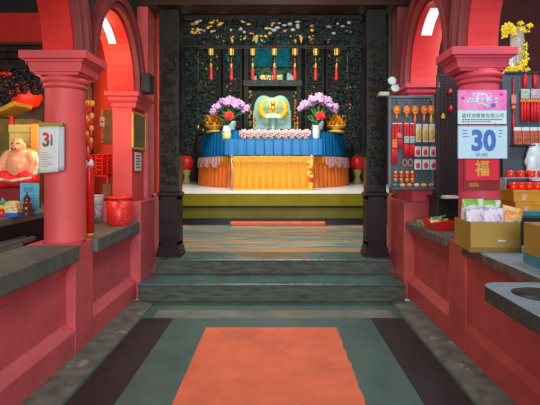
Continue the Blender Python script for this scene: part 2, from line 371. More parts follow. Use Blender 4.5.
# ---------------------------------------------------------------- side walls with columns and arches
def side(sgn, X, pink, colm, archm, nm, lookcol):
    """the low panelled wall, slabs, column, pier and arches of one side; sgn = -1 left, +1 right"""
    def bx(b, a, c, y0, y1, z0, z1):
        x0, x1 = sorted((X + sgn * a, X + sgn * c)); return b.box(x0, x1, y0, y1, z0, z1)
    w = B()
    hz = .71 if sgn < 0 else .76
    dz = 0 if sgn < 0 else .036
    pz = 0 if sgn < 0 else .085
    def bay(y0, y1, rc=0.065):
        # plinth, sloping sill, recessed panel, head
        prof = [(0.0, 0.0), (0.0, 0.185), (rc, 0.25), (rc, 0.60), (rc * .3, hz - .01), (0.0, hz), (0.36, hz), (0.36, 0.0)]
        poly = [(X + sgn * a, z) for a, z in prof]
        w.prism(poly, 'y', y0, y1)
    bay(-1.2, 3.34, .065 if sgn < 0 else .018); bay(3.64, 4.80)
    o = struct(w.build('wall_' + nm, pink, bevel=0.004))
    p = bx(B(), -0.004, 0.36, 3.34, 3.66, 0, 0.83).build('pilaster', pink, o, bevel=0.006); struct(p)
    # pedestal and pier at the steps
    pd = B(); bx(pd, -0.045, 0.36, 4.80, 5.36, 0, 1.04); bx(pd, 0.0, 0.36, 5.36, 5.72, 0, 1.08)
    struct(pd.build('pedestal', pink, o, bevel=0.012))
    pr = bx(B(), 0.046, 0.256, 4.80, 5.30, 1.04, 2.08 + pz).build('pier', colm, o, bevel=0.006); struct(pr)
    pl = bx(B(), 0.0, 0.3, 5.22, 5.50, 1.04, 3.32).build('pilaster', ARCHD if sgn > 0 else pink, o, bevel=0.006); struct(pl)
    cp = B().loft(X + sgn * 0.13, 5.02, [(0.120, 0.23, 2.04 + pz), (0.130, 0.24, 2.06 + pz), (0.130, 0.24, 2.09 + pz), (0.155, 0.27, 2.115 + pz), (0.160, 0.28, 2.15 + pz), (0.182, 0.31, 2.16 + pz), (0.182, 0.31, 2.205 + pz)])
    struct(cp.build('pier_capital', colm, o, bevel=0.003))
    # arches: red soffit band, stepped moulding, dark spandrel
    def arch(yc, hs, rise, zs, a0, a1, name):
        N = 28
        def arc(k, e):
            t = PI * k / N; return yc + (hs + e) * math.cos(t), zs + (rise + e) * math.sin(t)
        def band(e0, e1, xa, xb):
            b = B(); vs = []; fs = []
            x0, x1 = X + sgn * xa, X + sgn * xb
            for k in range(N + 1):
                y, z = arc(k, e0); Y, Z = arc(k, e1)
                vs += [(x0, y, z), (x1, y, z), (x1, Y, Z), (x0, Y, Z)]
            for k in range(N):
                for i in range(4):
                    j = (i + 1) % 4
                    fs.append((4 * k + i, 4 * k + j, 4 * k + 4 + j, 4 * k + 4 + i))
            fs += [(0, 1, 2, 3), (4 * N, 4 * N + 3, 4 * N + 2, 4 * N + 1)]
            return b.add(vs, fs)
        so = struct(band(0.0, 0.05, a0, a1).build(name, archm, o))
        b1 = band(0.022, 0.075, -0.035, a0); b2 = band(0.075, 0.15, -0.065, a0)
        b1.add(b2.v, b2.f)
        struct(b1.build('arch_moulding', ARCHD, so, bevel=0.003))
        # spandrel
        b = B(); e = 0.10; top = 3.6; lim = hs + e
        x0, x1 = X + sgn * 0.02, X + sgn * 0.30
        for k in range(N):
            y, z = arc(k, e); Y, Z = arc(k + 1, e)
            b.add([(x0, y, z), (x0, Y, Z), (x0, Y, top), (x0, y, top), (x1, y, z), (x1, Y, Z), (x1, Y, top), (x1, y, top)],
                  [(0, 1, 2, 3), (4, 7, 6, 5), (0, 4, 5, 1), (3, 2, 6, 7)])
        struct(b.build('spandrel', GREENB, so))
        return so, arc
    arch(2.66, 0.70, 0.74, 2.262 + dz, 0.025, 0.25, 'arch')
    so, arc = arch(4.245, 0.55, 0.66, 2.205 + pz, 0.025, 0.30, 'arch')
    # added glowing sheet imitating a bright patch of light on the far soffit
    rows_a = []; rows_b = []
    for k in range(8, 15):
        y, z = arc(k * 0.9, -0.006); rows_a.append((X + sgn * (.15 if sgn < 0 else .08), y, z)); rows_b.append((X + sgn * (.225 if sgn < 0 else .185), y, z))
    L = B().strip(rows_a, rows_b).build('added_glow_patch', PATCHW, solid=0.008)
    tag(L, 'curved white glowing patch added to imitate light under the %s far arch' % nm, 'light')
    # column
    t = thing('column', lookcol, 'column', (X + sgn * (.145 if sgn < 0 else .17), 3.50, 0.83))
    B().lathe([(0.154, 0), (0.150, 0.02), (0.148, 0.6), (0.144, 1.17), (0.144, 1.28 + dz)], 40).build('shaft', colm, t)
    prof = [(0.144, 1.17)]
    for zc, r_, rr in ((1.195, 0.156, 0.016), (1.238, 0.170, 0.022)):
        for k in range(7):
            a = -PI / 2 + PI * k / 6; prof.append((r_ - rr + rr * math.cos(a) + 0.004, zc + rr * math.sin(a)))
    prof.append((0.148, 1.275))
    B().lathe(prof, 40).build('neck_ring', colm, t, loc=(0, 0, dz))
    B().loft(0, 0, [(0.166, 0.15, 1.265), (0.166, 0.15, 1.285), (0.188, 0.165, 1.287), (0.188, 0.165, 1.298), (0.198, 0.172, 1.335), (0.198, 0.172, 1.352), (0.214, 0.186, 1.356), (0.218, 0.19, 1.372), (0.246, 0.213, 1.376), (0.246, 0.213, 1.434)]).build('capital', colm, t, bevel=0.003, loc=(-.03 if sgn > 0 else 0, 0, dz)).scale = (1, 1 if sgn < 0 else .82, 1)
    return o
wl = side(-1, XL, PINK, COLP, ARCH, 'left', 'pink round column with a calendar on it, near the seated statue')
wr = side(1, XR, PINKR, COLR, ARCHR, 'right', 'rose round column carrying the big 30 calendar')

# stone slabs on the low walls
def slab(x0, x1, y0, y1, lab, m=SLAB, z0=.71):
    b = B().box(x0, x1, y0, y1, z0, 0.83)
    o = b.build('stone_slab', m, bevel=0.012); tag(o, lab, 'stone slab')
    if z0 > .71: B().box(x0 - .003, x0 + .01, y0 + .01, y1 - .01, z0 + .002, .822).build('worn_edge', EDGE, o)
    return o
slab(XL - 0.36, XL + 0.04, -1.0, 3.335, 'grey stone counter slab in front of the left column, nearest the statue shelf')
slab(XL - 0.36, XL + 0.04, 3.665, 4.795, 'grey stone counter slab under the red waste basket')
slab(XR - 0.03, XR + 0.5, -1.0, 3.335, 'worn stone counter slab carrying the open box of packets', SLABL, .76)
slab(XR - 0.03, XR + 0.36, 3.665, 4.795, 'grey stone counter slab under the red tray', SLAB, .76)
for y0, y1 in ((-1.0, 3.335), (3.665, 4.79)):
    pass

# outer shell of the side rooms
struct(B().box(-5.1, -5.0, -1.5, 5.7, 0, 3.7).build('wall_left', MAROON))
struct(B().box(4.9, 5.0, -1.5, 5.7, 0, 3.7).build('wall_right', MAROON))
bw = B().box(-5.0, -1.52, 5.72, 5.84, 0, 3.7).build('wall_back', LRED); struct(bw)
bw = B().box(1.45, 4.9, 5.72, 5.84, 0, 3.7).build('wall_back', MAROON); struct(bw)
struct(B().box(-5.0, XL - 0.36, -1.5, 5.72, -0.12, 0).build('floor', SLAB))
struct(B().box(XR + 0.36, 4.9, -1.5, 5.72, -0.12, 0).build('floor', SLAB))
struct(B().box(-5.0, 4.9, -1.5, 5.84, 3.62, 3.74).build('ceiling', MAROON))
# altar hall shell
struct(B().box(-4.1, -4.0, 5.84, 15.5, 0.3, 6.5).build('wall_left', GREENB))
struct(B().box(4.0, 4.1, 5.84, 15.5, 0.3, 6.5).build('wall_right', GREENB))
struct(B().box(-4.0, 4.0, 15.4, 15.5, 0.3, 6.5).build('wall_back', GREENB))
struct(B().box(-4.0, 4.0, 5.84, 15.5, 6.4, 6.5).build('ceiling', DARKW))
struct(B().box(-5.0, 4.9, 5.72, 5.84, 3.7, 6.5).build('wall_front', GREENB))

# ---------------------------------------------------------------- doorway: pillars, lintel, carvings
def pillar(x0, x1, lab, seed, m):
    xc = (x0 + x1) / 2; hx = (x1 - x0) / 2
    t = thing('door_pillar', lab, 'pillar', (xc, 5.40, 0.353))
    B().loft(0, 0, [(hx + .012, .125, 0), (hx + .012, .125, .05), (hx, .115, .06), (hx, .115, .10), (hx - .012, .105, .115), (hx - .012, .105, .14)]).build('base', PURW, t, bevel=.003)
    b = B().box(-hx + .022, hx - .022, -.095, .095, .14, .71)
    b.build('lower_panel', PURW, t, bevel=.004)
    fr = B()
    for a, c in ((-hx + .016, -hx + .045), (hx - .045, hx - .016)): fr.box(a, c, -.102, .102, .14, .71)
    fr.box(-hx + .016, hx - .016, -.102, .102, .14, .18); fr.box(-hx + .016, hx - .016, -.102, .102, .67, .71)
    fr.build('panel_frame', PURW, t, bevel=.004)
    B().loft(0, 0, [(hx - .016, .105, .71), (hx, .118, .725), (hx, .118, .75), (hx - .016, .105, .765)]).build('band', PILW, t, bevel=.003)
    B().box(-hx + .02, hx - .02, -.098, .098, .765, 2.92).build('shaft', m, t, bevel=.006)
    f = fret(B(), -hx + .05, hx - .05, .85, 2.55, -.10, 150, seed, .0065, (.018, .04), .7, depth=.004)
    f.build('carved_relief', m, t)
    return t
pillar(-1.41, -1.135, 'dark carved wooden doorway pillar left of the altar', 11, PILW)
pillar(1.035, 1.31, 'dark carved wooden doorway pillar right of the altar, beside the hanging charms', 12, PILW)
lt = thing('lintel', 'brown wooden lintel beam over the doorway to the altar', 'beam', (-0.05, 5.35, 3.273))
B().box(-1.62, 1.62, -.19, .15, 0, .10).build('lower_beam', BROWNW, lt, bevel=.012)
B().box(-1.62, 1.62, -.15, .15, .10, .34).build('upper_beam', DARKW, lt, bevel=.008)

fz = thing('carved_frieze', 'dark openwork carved frieze with gilded figures under the lintel', 'carving', (-0.05, 5.55, 2.88))
fr = B(); fr.box(-1.1, 1.1, -.03, .03, .35, .40); fr.box(-1.1, 1.1, -.03, .03, 0.0, .03)
fr.build('frame', DARKW, fz, bevel=.006)
fret(B(), -1.06, 1.06, .04, .36, 0, 300, 21, .011, (.03, .07)).build('scrollwork', CARV, fz)
for nm_, m_, n_, sd in (('gilt_figure', GOLD, 26, 31), ('pink_figure', GPINK, 10, 32), ('white_figure', GWHITE, 26, 33)):
    g = random.Random(sd); b = B()
    for k in range(n_):
        x = g.uniform(-1.0, 1.0) if nm_ != 'gilt_figure' else (g.uniform(-1.0, -.62) if k < 16 else g.uniform(-.1, .15) if k < 19 else g.uniform(-.9, .9))
        z = g.uniform(.17, .33)
        B().ball((x, -.03, z), (g.uniform(.016, .04), .014, g.uniform(.010, .022)), 7, 5).build(nm_, m_, fz)
    pass
# carved wing panels beside the pillars
for sgn, xa, lab in ((-1, -1.135, 'dark carved openwork wing hanging inside the left doorway pillar'), (1, 1.035, 'dark carved openwork wing hanging inside the right doorway pillar')):
    t = thing('carved_wing', lab, 'carving', (xa, 5.55, 1.55))
    d = -sgn
    def ins(x, z, d=d):
        return x * d < 0.03 + 0.12 * min(1, max(0, z - .0) / .35)
    x0, x1 = sorted((0.0, d * 0.155))
    fret(B(), x0, x1, 0.0, 1.33, 0, 150, 41 + sgn, .011, (.025, .055), inside=ins).build('scrollwork', CARV, t)
    fr = B().tube([(d * .03, 0, 0.0), (d * .07, 0, .10), (d * .13, 0, .26), (d * .155, 0, .42), (d * .155, 0, 1.33)], .012, 6)
    fr.tube([(d * .004, 0, 0.0), (d * .004, 0, 1.33)], .012, 6)
    fr.build('frame', DARKW, t)

# ================================================================== ALTAR HALL
AX = -0.10
pf = thing('altar_platform', 'low white topped altar platform with an olive front', 'platform', (AX, 8.2, 0.382))
B().box(-3.2, 3.2, 0, 6.9, .545, .56).build('top_slab', WHITEM, pf, bevel=.004)
B().box(-3.18, 3.18, .012, 6.9, .330, .545).build('front_panel', OLIVE, pf)
B().box(-3.2, 3.2, .0, 6.9, .292, .330).build('ledge', DARKW, pf, bevel=.008)
B().box(-3.18, 3.18, .04, 6.9, .10, .292).build('lower_panel', OLIVD, pf)
B().box(-3.15, 3.15, .09, 6.9, -.03, .10).build('plinth', BLACK, pf)
tag(B().box(-.85, .88, 8.13, 8.285, .353, .425).build('kneeling_mat', CARPET, bevel=.02), 'long orange red kneeling cushion against the foot of the altar platform', 'cushion')

PT = 0.943
def ell(a, b, t, cy=13.6):
    return AX + a * math.sin(t), cy - b * math.cos(t)
def skirt(a, b, z0, z1, t0, t1, n, pl, amp, flare=0.03):
    rows = []
    for k in range(7):
        s = k / 6; z = z1 + (z0 - z1) * s; row = []
        for i in range(n + 1):
            t = t0 + (t1 - t0) * i / n
            w = amp * (0.35 + 0.65 * s) * math.cos(t * pl) + 0.3 * amp * math.cos(t * pl * 2.7 + 1)
            x, y = ell(a + w + flare * s, b + w + flare * s, t); row.append((x - AX, y - 13.6, z))
        rows.append(row)
    return B().grid(rows)
def toptop(a, b, z, th=.04):
    poly = []
    for i in range(41):
        x, y = ell(a, b, -PI / 2 + PI * i / 40); poly.append((x - AX, y - 13.6))
    poly += [(a, .45), (-a, .45)]
    return B().prism(poly, 'z', z - th, z)
lo = thing('altar_table', 'wide curved altar table with a pleated orange skirt and pink lace', 'table', (AX, 13.6, PT))
toptop(2.15, 3.55, .74).build('tabletop', DARKW, lo)
skirt(2.15, 3.55, .005, .72, -PI / 2, PI / 2, 560, 100, .022).build('skirt', ORANGD, lo)
def valance(a, b, z1, drop, t0, t1, ns, per=24):
    rows = [[], [], []]
    n = ns * per
    for i in range(n + 1):
        t = t0 + (t1 - t0) * i / n; ph = (i % per) / per
        d = drop * (0.55 + 0.45 * abs(math.sin(PI * ph)))
        for k in range(3):
            w = 0.03 + 0.01 * math.cos(t * 120)
            x, y = ell(a + w + .01 * k, b + w + .01 * k, t); rows[k].append((x - AX, y - 13.6, z1 - d * k / 2))
    return B().grid(rows)
valance(2.16, 3.56, .73, .27, -PI / 2, -.60, 6).build('lace_valance', PALEP, lo)
valance(2.16, 3.56, .73, .27, .60, PI / 2, 6).build('lace_valance', PALEP, lo)
valance(2.16, 3.56, .73, .17, -.60, .60, 7).build('orange_valance', ORANGE, lo)

up = thing('upper_altar_shelf', 'curved upper altar tier hung with pleated blue cloth', 'shelf', (AX, 13.6, PT + .745))
toptop(2.07, 3.2, .62).build('tabletop', DARKW, up)
skirt(2.07, 3.2, .005, .61, -PI / 2, PI / 2, 560, 96, .02).build('blue_skirt', BLUE, up)

ct = thing('offering_stand', 'straight low stand with flat blue cloth behind the orange table', 'stand', (AX + .02, 10.30, PT + .745))
B().box(-1.10, 1.10, -.17, .05, .33, .365).build('tabletop', DARKW, ct)
rows = []
for k in range(4):
    rows.append([(-1.10 + 2.2 * i / 260, -.185 - .010 * (abs(math.sin(i * PI / 26)) ** .25) - .012 * k / 3, .36 - .355 * k / 3) for i in range(261)])
b = B().grid(rows)
b.box(-1.10, -1.08, -.18, .04, .0, .36); b.box(1.08, 1.10, -.18, .04, .0, .36)
b.build('blue_cloth', BLUE, ct)
for i in range(11):
    x = -1.10 + .2 * (i + .5); B().tube([(x, -.199, .355), (x, -.209, .01)], .006, 4).build('cloth_seam', mat('dark_blue_seam', (0.002, 0.05, 0.15), .6), ct)

# front offering table
ft = thing('offering_table', 'straight orange draped offering table in front of the curved altar', 'table', (AX + .02, 9.42, PT))
B().box(-.84, .84, -.02, .42, .68, .71).build('tabletop', WOODB, ft)
rows = []
for k in range(6):
    s = k / 5
    rows.append([(-.84 + 1.68 * i / 360, -.035 - (.012 + .02 * s) * (abs(math.sin(i * PI / 30)) ** .3), .70 - .67 * s) for i in range(361)])
B().grid(rows).build('front_cloth', ORANGE, ft)
for sx in (-.835, .835):
    B().box(min(sx, sx * .985), max(sx, sx * .985), -.03, .41, .03, .70).build('side_cloth', ORANGE, ft)
v = B(); n = 12
for i in range(n):
    x0 = -.84 + 1.68 * i / n; x1 = x0 + 1.68 / n; xm = (x0 + x1) / 2
    v.prism([(x0, .705), (x1, .705), (x1, .56), (xm, .62), (x0, .56)], 'y', -.078, -.068)
v.build('zigzag_valance', ORANGE, ft)
v = B()
for i in range(n):
    x0 = -.84 + 1.68 * i / n; x1 = x0 + 1.68 / n; xm = (x0 + x1) / 2
    v.tube([(x0, -.085, .56), (xm, -.085, .62), (x1, -.085, .56)], .009, 5)
    v.tube([(x0, -.082, .56), (x0, -.082, .08)], .0065, 4)
g = random.Random(8)
for i in range(26):
    v.ball((g.uniform(-.8, .8), -.085, g.uniform(.62, .70)), (.02, .008, .012), 6, 4)
v.build('yellow_fringe', YELLO, ft)
B().box(-.82, .82, -.16, .0, 0.0, .035).build('footboard', ORANGE, ft, bevel=.008)
for sx, l in ((-.86, None), (.80, None)):
    b = B().tube([(sx, -.105, 0), (sx, -.105, .69)], .016, 8)
    b.ball((sx, -.105, .70), .03, 8, 6)
    b.build('tassel_pole', STEEL if sx < 0 else GWHITE, ft)
# red and yellow streamer on the right pole
st = thing('streamer', 'red and yellow paper streamer hanging at the right corner of the orange table', 'decoration', P(310, 190, 9.28))
b = B(); g = random.Random(5)
for k in range(12):
    b.m = 1 if k in (3, 4, 8) else 0
    b.ball((g.uniform(-.03, .03), 0, .04 + k * .048), (.055, .02, .032), 7, 5)
b.build('paper_frill', [YELLO, RPETAL], st)

# ---------------- things on the altar
# row of pink blossoms
def blossom_mesh(rad, seed, petals=9, cup=0.5):
    g = random.Random(seed); b = B()
    for ring, (n, rr, el) in enumerate(((petals, 1.0, .15), (petals - 2, .72, .6), (5, .42, 1.05))):
        for k in range(n):
            a = 2 * PI * (k + .5 * ring) / n + g.uniform(-.1, .1)
            c = Vector((math.cos(a) * math.cos(el), math.sin(a) * math.cos(el), math.sin(el))) * rad * rr * .62
            q = B().ball((0, 0, 0), (rad * .42, rad * .24, rad * .1), 7, 5)
            q.move(Matrix.Translation(c) @ Matrix.Rotation(a, 4, 'Z') @ Matrix.Rotation(-el, 4, 'Y'))
            b.add(q.v, q.f, True)
    b.ball((0, 0, rad * .35), rad * .22, 6, 5)
    return b
p0 = None
for k in range(10):
    px = 244 + k * 6.9
    loc = P(px, 143, 10.16); loc.z = PT + 1.111
    r_ = .125
    lab = 'pink and white artificial blossom, %s from the left in the row on the altar' % ORD[k]
    if p0 is None:
        p0 = thing('artificial_blossom', lab, 'flower', loc, 0, 'pink blossoms in a row on the altar')
        o = blossom_mesh(.132, 4).build('petals', PPETAL, p0, loc=(0, 0, .12)); o.rotation_euler = (R(50), 0, 0)
        B().lathe([(.07, 0), (.06, .05), (.03, .10)], 10).build('holder', GWHITE, p0)
    else:
        c = copy_tree(p0, loc=loc, label=lab); c.rotation_euler.z = rng.uniform(-.5, .5)

# orchids
def orchid(px, py, Y, w, lab, potm, seed, zt):
    top = P(px, py, Y); hw = w * Y / F / 2
    t = thing('potted_orchid', lab, 'plant', (top.x, Y, zt))
    h = top.z - zt
    B().lathe([(.10, 0), (.12, .05), (.145, .20), (.15, .25), (.135, .25), (.12, .2)], 20).build('pot', potm, t)
    g = random.Random(seed); st_ = B(); fl = B(); lf = B()
    for k in range(9):
        a = -1 + 2 * k / 8
        st_.tube([(0, 0, .22), (a * .1, g.uniform(-.05, .05), h * .55), (a * hw * .6, g.uniform(-.1, .05), h * .95), (a * hw, g.uniform(-.12, .05), h * .88 - abs(a) * .08)], .012, 5)
    for k in range(60):
        u = g.uniform(-1, 1); arcz = h - .02 + .14 * (1 - u * u) - .10 * abs(u) + g.uniform(-.09, .06)
        c = (u * hw, g.uniform(-.22, .12), arcz)
        if k == 0:
            for q in range(5):
                s_ = B().ball((0, 0, 0), (.048, .014, .034), 6, 4)
                s_.move(Matrix.Rotation(2 * PI * q / 5, 4, 'Y') @ Matrix.Translation((.040, 0, 0)))
                fl.add(s_.v, s_.f, True)
            o = fl.build('blossom', LILAC, t)
        else:
            o = o.copy(); C.objects.link(o); o.parent = t
        o.location = c; o.rotation_euler = (g.uniform(-.4, .4), g.uniform(0, 6), g.uniform(-.6, .6))
    for k in range(40):
        a = g.uniform(0, 2 * PI); ln = g.uniform(.25, .5); e = g.uniform(.3, 1.2)
        d = Vector((math.cos(a) * math.cos(e), math.sin(a) * math.cos(e) * .6, math.sin(e)))
        base = Vector((g.uniform(-.05, .05), 0, .24))
        s_ = [base, base + d * ln * .5 + Vector((0, 0, .06)), base + d * ln]
        lf.tube(s_, [.012, .035, .004], 4)
    st_.build('stems', LEAF, t); lf.build('foliage', LEAF, t)
    return t
UT = PT + .745 + .62
orchid(230, 106, 11.2, 36, 'potted lilac orchid left of the golden deity', PBLUE, 1, UT)
orchid(318, 103, 11.2, 36, 'potted lilac orchid right of the golden deity', PBLUE, 2, UT)

# vases with a red flower each
def redvase(px, lab, two, fx):
    loc = P(px, 140, 10.30); loc.z = PT + .745 + .366
    t = thing('flower_vase', lab, 'vase', loc)
    if two:
        B().lathe([(.095, 0), (.10, .02), (.10, .16)], 18).build('vase_body', PGREEN, t)
        B().lathe([(.10, .16), (.105, .18), (.09, .24), (.075, .27), (.085, .31), (.07, .31)], 18).build('vase_neck', PORC, t)
    else:
        B().lathe([(.075, 0), (.08, .03), (.085, .2), (.075, .27), (.09, .31), (.07, .31)], 18).build('vase_body', PORC, t)
    st_ = B(); g = random.Random(int(px))
    for k in range(16):
        a = g.uniform(0, 2 * PI); ln = g.uniform(.16, .3)
        d = Vector((math.cos(a) * .7, math.sin(a) * .4, .8))
        st_.tube([(0, 0, .29), d * ln * .5 + Vector((0, 0, .32)), d * ln + Vector((0, 0, .29))], [.01, .03, .004], 4)
    st_.tube([(0, 0, .25), (fx * .5, -.05, .42), (fx, -.10, .50)], .01, 5)
    st_.build('foliage', LEAF, t)
    o = blossom_mesh(.12, 9, 10).build('red_bloom', RPETAL, t, loc=(fx, -.11, .52)); o.rotation_euler = (R(70), 0, 0)
redvase(226.5, 'white and yellow green vase with one red bloom, left of the pink blossoms', True, .07)
redvase(316, 'slim white vase with one red bloom, right of the pink blossoms', False, .09)

# golden offerings at both ends
def offering(px, Y, lab, seed, hh):
    loc = P(px, 133, Y); loc.z = UT
    t = thing('gilt_offering', lab, 'offering', loc)
    B().lathe([(.20, 0), (.23, .03), (.15, .06), (.12, .09), (.24, .15), (.26, .18)], 20).build('stand', GOLDM, t)
    g = random.Random(seed); b = B()
    for k in range(26):
        lv = k / 26
        rr = .20 * (1 - lv * .75); a = k * 2.4
        b.ball((rr * math.cos(a), rr * math.sin(a) * .7, .20 + lv * hh), g.uniform(.045, .065), 8, 6)
    b.build('piled_fruit', ORANGE, t)
    b = B()
    for s in (-1, 1):
        b.tube([(s * .1, -.03, .16), (s * .24, -.03, .30), (s * .25, -.03, .42), (s * .17, -.03, .44), (s * .16, -.03, .36)], .02, 6)
    b.tube([(0, -.03, .2 + hh), (0, -.03, .3 + hh)], [.04, .01], 6)
    b.build('scroll_handle', GOLD, t)
offering(214.5, 11.6, 'gilded offering stand piled with orange fruit at the left end of the altar', 1, .30)
offering(336, 11.6, 'gilded offering stand piled with orange fruit at the right end of the altar', 2, .24)

# shrine cabinet and back screens
CY = 14.45; CK = 1.09
cab = thing('shrine_cabinet', 'tall dark shrine cabinet framing the golden deity', 'cabinet', (AX - .04, CY, PT)); cab.scale = (CK, 1, CK)
for s in (-1, 1):
    B().box(min(s * .70, s * .84), max(s * .70, s * .84), -.12, .3, 0, 5.0).build('post', CARV, cab, bevel=.01)
    o = fret(B(), s * .66 - .035, s * .66 + .035, 1.35, 2.75, -.06, 22, 60 + s, .016, (.02, .04), .8).build('gilded_border', GOLDM, cab)
B().box(-.70, .70, .22, .3, 0, 5.0).build('back_panel', CARV, cab)
B().box(-.86, .86, -.18, .3, 2.80, 2.98).build('shelf', CARVG, cab, bevel=.012)
B().box(-.86, .86, -.16, .3, 4.6, 4.9).build('cornice', CARV, cab, bevel=.01)
B().box(-.70, .70, -.06, .22, 1.2, 1.44).build('niche_base', DARKW, cab, bevel=.01)
b = B().box(-.56, -.03, .12, .2, 3.42, 4.3).box(.05, .50, .12, .2, 3.42, 4.3)
b.build('teal_painting', TEAL, cab)
b = B(); g = random.Random(12)
for k in range(14):
    x = -.6 + k * 1.2 / 13; b.ball((x, .12, 3.28 + g.uniform(-.05, .1)), (.12, .04, g.uniform(.05, .14)), 8, 5)
b.build('painted_hills', LEAF, cab)
for k in range(12):
    B().ball((g.uniform(-.55, .55), .08, 3.35 + g.uniform(-.1, .2)), (.05, .02, .015), 6, 4).build('painted_cloud', mat('cloud_paint', (0.3, 0.4, 0.25), .6), cab)
np_ = B().box(-.42, .34, -.02, .04, 2.985, 3.20).build('name_plaque', TEAL, cab, bevel=.01)
text('佛光普照', .66, .15, GOLD, np_, (-.04, -.024, 3.09), name='gold_lettering')
b = B(); b.prism([(.42, 2.985), (.66, 2.985), (.66, 3.08), (.48, 3.22), (.42, 3.2)], 'y', -.02, .06); b.build('aqua_rock', AQUA, cab)
b = B().box(-.62, -.47, -.02, .04, 2.985, 3.13); b.build('white_tablet', GWHITE, cab)

pn = thing('aqua_panel', 'pale aqua arched panel behind the golden deity', 'panel', (AX - .04, 12.75, UT)); pn.scale = (1, 1, 1.12)
poly = [(-.54, 0), (.54, 0), (.54, .62)]
for k in range(13):
    a = k / 12 * PI / 2; poly.append((.26 + .28 * math.cos(a) * .9, .66 + .36 * math.sin(a)))
poly += [(.18, 1.02), (.05, .97), (-.05, .97), (-.18, 1.02)]
for k in range(13):
    a = PI / 2 + k / 12 * PI / 2; poly.append((-.26 + .28 * math.cos(a) * .9, .66 + .36 * math.sin(a)))
poly.append((-.54, .62))
B().prism(poly, 'y', -.03, .03).build('glass_panel', AQUA, pn, bevel=.012)
dt = thing('deity_statue', 'small golden seated deity between two golden crescents', 'statue', (AX - .01, 12.40, UT))
b = B()
for s in (-1, 1):
    ps = []; rs = []
    for k in range(17):
        a = -1.25 + 2.5 * k / 16
        ps.append((s * (.09 + .25 * math.cos(a)), 0, .72 + .26 * math.sin(a))); rs.append(.012 + .072 * math.cos(a / 1.25 * PI / 2))
    o = B().tube(ps, rs, 8).build('gold_crescent', GLOWY, dt)
b = B().ball((0, -.02, .70), (.085, .06, .13), 12, 8).ball((0, -.03, .86), (.06, .055, .075), 12, 8).ball((0, -.03, .93), (.045, .04, .05), 10, 6)
b.ball((-.09, -.04, .64), (.08, .05, .05), 10, 6).ball((.09, -.04, .64), (.08, .05, .05), 10, 6)
b.tube([(-.07, -.03, .78), (-.12, -.06, .69), (-.02, -.09, .67)], .025, 6).tube([(.07, -.03, .78), (.12, -.06, .69), (.02, -.09, .67)], .025, 6)
o = b.build('body', GOLD, dt); md = o.modifiers.new('r', 'REMESH'); md.mode = 'VOXEL'; md.voxel_size = .012; md.use_smooth_shade = True
b = B().prism([(-.11, .80), (.11, .80), (.13, .98), (.06, .93), (0, .99), (-.06, .93), (-.13, .98)], 'y', -.005, .02); b.build('crown_plate', GLOWY, dt)
b = B()
for x in (-.028, .028): b.ball((x, -.085, .87), (.014, .008, .01), 6, 4)
b.tube([(-.03, -.084, .83), (0, -.09, .825), (.03, -.084, .83)], .007, 4); b.tube([(-.10, -.075, .72), (0, -.095, .70), (.10, -.075, .72)], .010, 4)
b.build('dark_features', BROWNG, dt)
b = B().ball((0, -.03, .52), (.22, .09, .07), 16, 8)
b.build('glowing_lotus', CREAM, dt)
B().lathe([(.16, 0), (.18, .05), (.10, .12), (.08, .3), (.10, .44), (.14, .48)], 16).build('pedestal', AQUA, dt)
# gilded ridges at the foot of the panel
for k, (px, lab) in enumerate(((262, 'gilded reclining ornament at the left foot of the aqua panel'), (286, 'gilded reclining ornament at the right foot of the aqua panel'))):
    loc = P(px, 133, 12.3); loc.z = UT
    b = B(); s = -1 if k == 0 else 1
    b.tube([(-.28, 0, .05), (-.1, 0, .09 + .02 * s), (.1, 0, .09 - .02 * s), (.28, 0, .06)], [.04, .06, .06, .04], 8)
    for q in range(7): b.ball((-.27 + q * .09, -.03, .11 + .015 * math.sin(q * 2)), (.05, .03, .05), 8, 5)
    b.box(-.3, .3, -.06, .06, 0, .03)
    tag(b.build('gilt_ornament', GOLDM, loc=loc), lab, 'ornament')
# slim candle holders
for px, lab in ((255, 'slim gold candlestick left of the deity'), (297.5, 'slim gold candlestick right of the deity')):
    loc = P(px, 130, 11.4); loc.z = UT
    t = thing('candlestick', lab, 'candlestick', loc)
    B().lathe([(.07, 0), (.07, .02), (.02, .05), (.018, .2), (.05, .22), (.05, .24)], 12).build('stick', GOLD, t)
    B().lathe([(.02, .24), (.02, .38), (.008, .40)], 8).build('candle', RED, t)

# flanking carved screens behind the altar
def screen(px0, px1, Y, z1, lab, seed):
    a = P(px0, 0, Y).x; c = P(px1, 0, Y).x; w = c - a
    t = thing('carved_screen', lab, 'screen', ((a + c) / 2, Y, PT))
    fr = B(); h = z1 - PT
    for x in (-w / 2, w / 2 - .07): fr.box(x, x + .07, -.05, .05, 0, h)
    for z in (0, h * .33, h * .62, h - .08): fr.box(-w / 2, w / 2, -.045, .045, z, z + .08)
    fr.build('frame', DARKW, t, bevel=.006)
    fret(B(), -w / 2 + .06, w / 2 - .06, 0.1, h - .1, 0, int(90 * w * h), seed, .02, (.05, .12)).build('scrollwork', CARVG, t)
    B().box(-w / 2, w / 2, .10, .12, 0, h).build('back_board', CARV, t)
    g = random.Random(seed); b = B()
    for k in range(11):
        b.ball((g.uniform(-w / 2 + .1, w / 2 - .1), -.06, g.uniform(1.6, h - .6)), (.03, .02, g.uniform(.02, .06)), 6, 4)
    b.build('gilt_detail', GOLD if seed % 2 else GPINK, t)
    if seed in (71, 74):
        e = (-1 if seed == 71 else 1) * (w / 2 - .035)
        for k in range(5): B().ball((e, -.07, 1.75 + .32 * k), (.045, .02, (.10, .06, .13, .05, .09)[k]), 8, 6).build('gilt_plaque', GOLD, t)
    if seed == 72: B().box(-w / 2 + .07, w / 2 - .07, .085, .10, 3.4, 4.2).build('teal_panel', TEAL, t)
screen(197, 221, 14.35, 5.6, 'dark carved wooden screen at the far left behind the altar', 71)
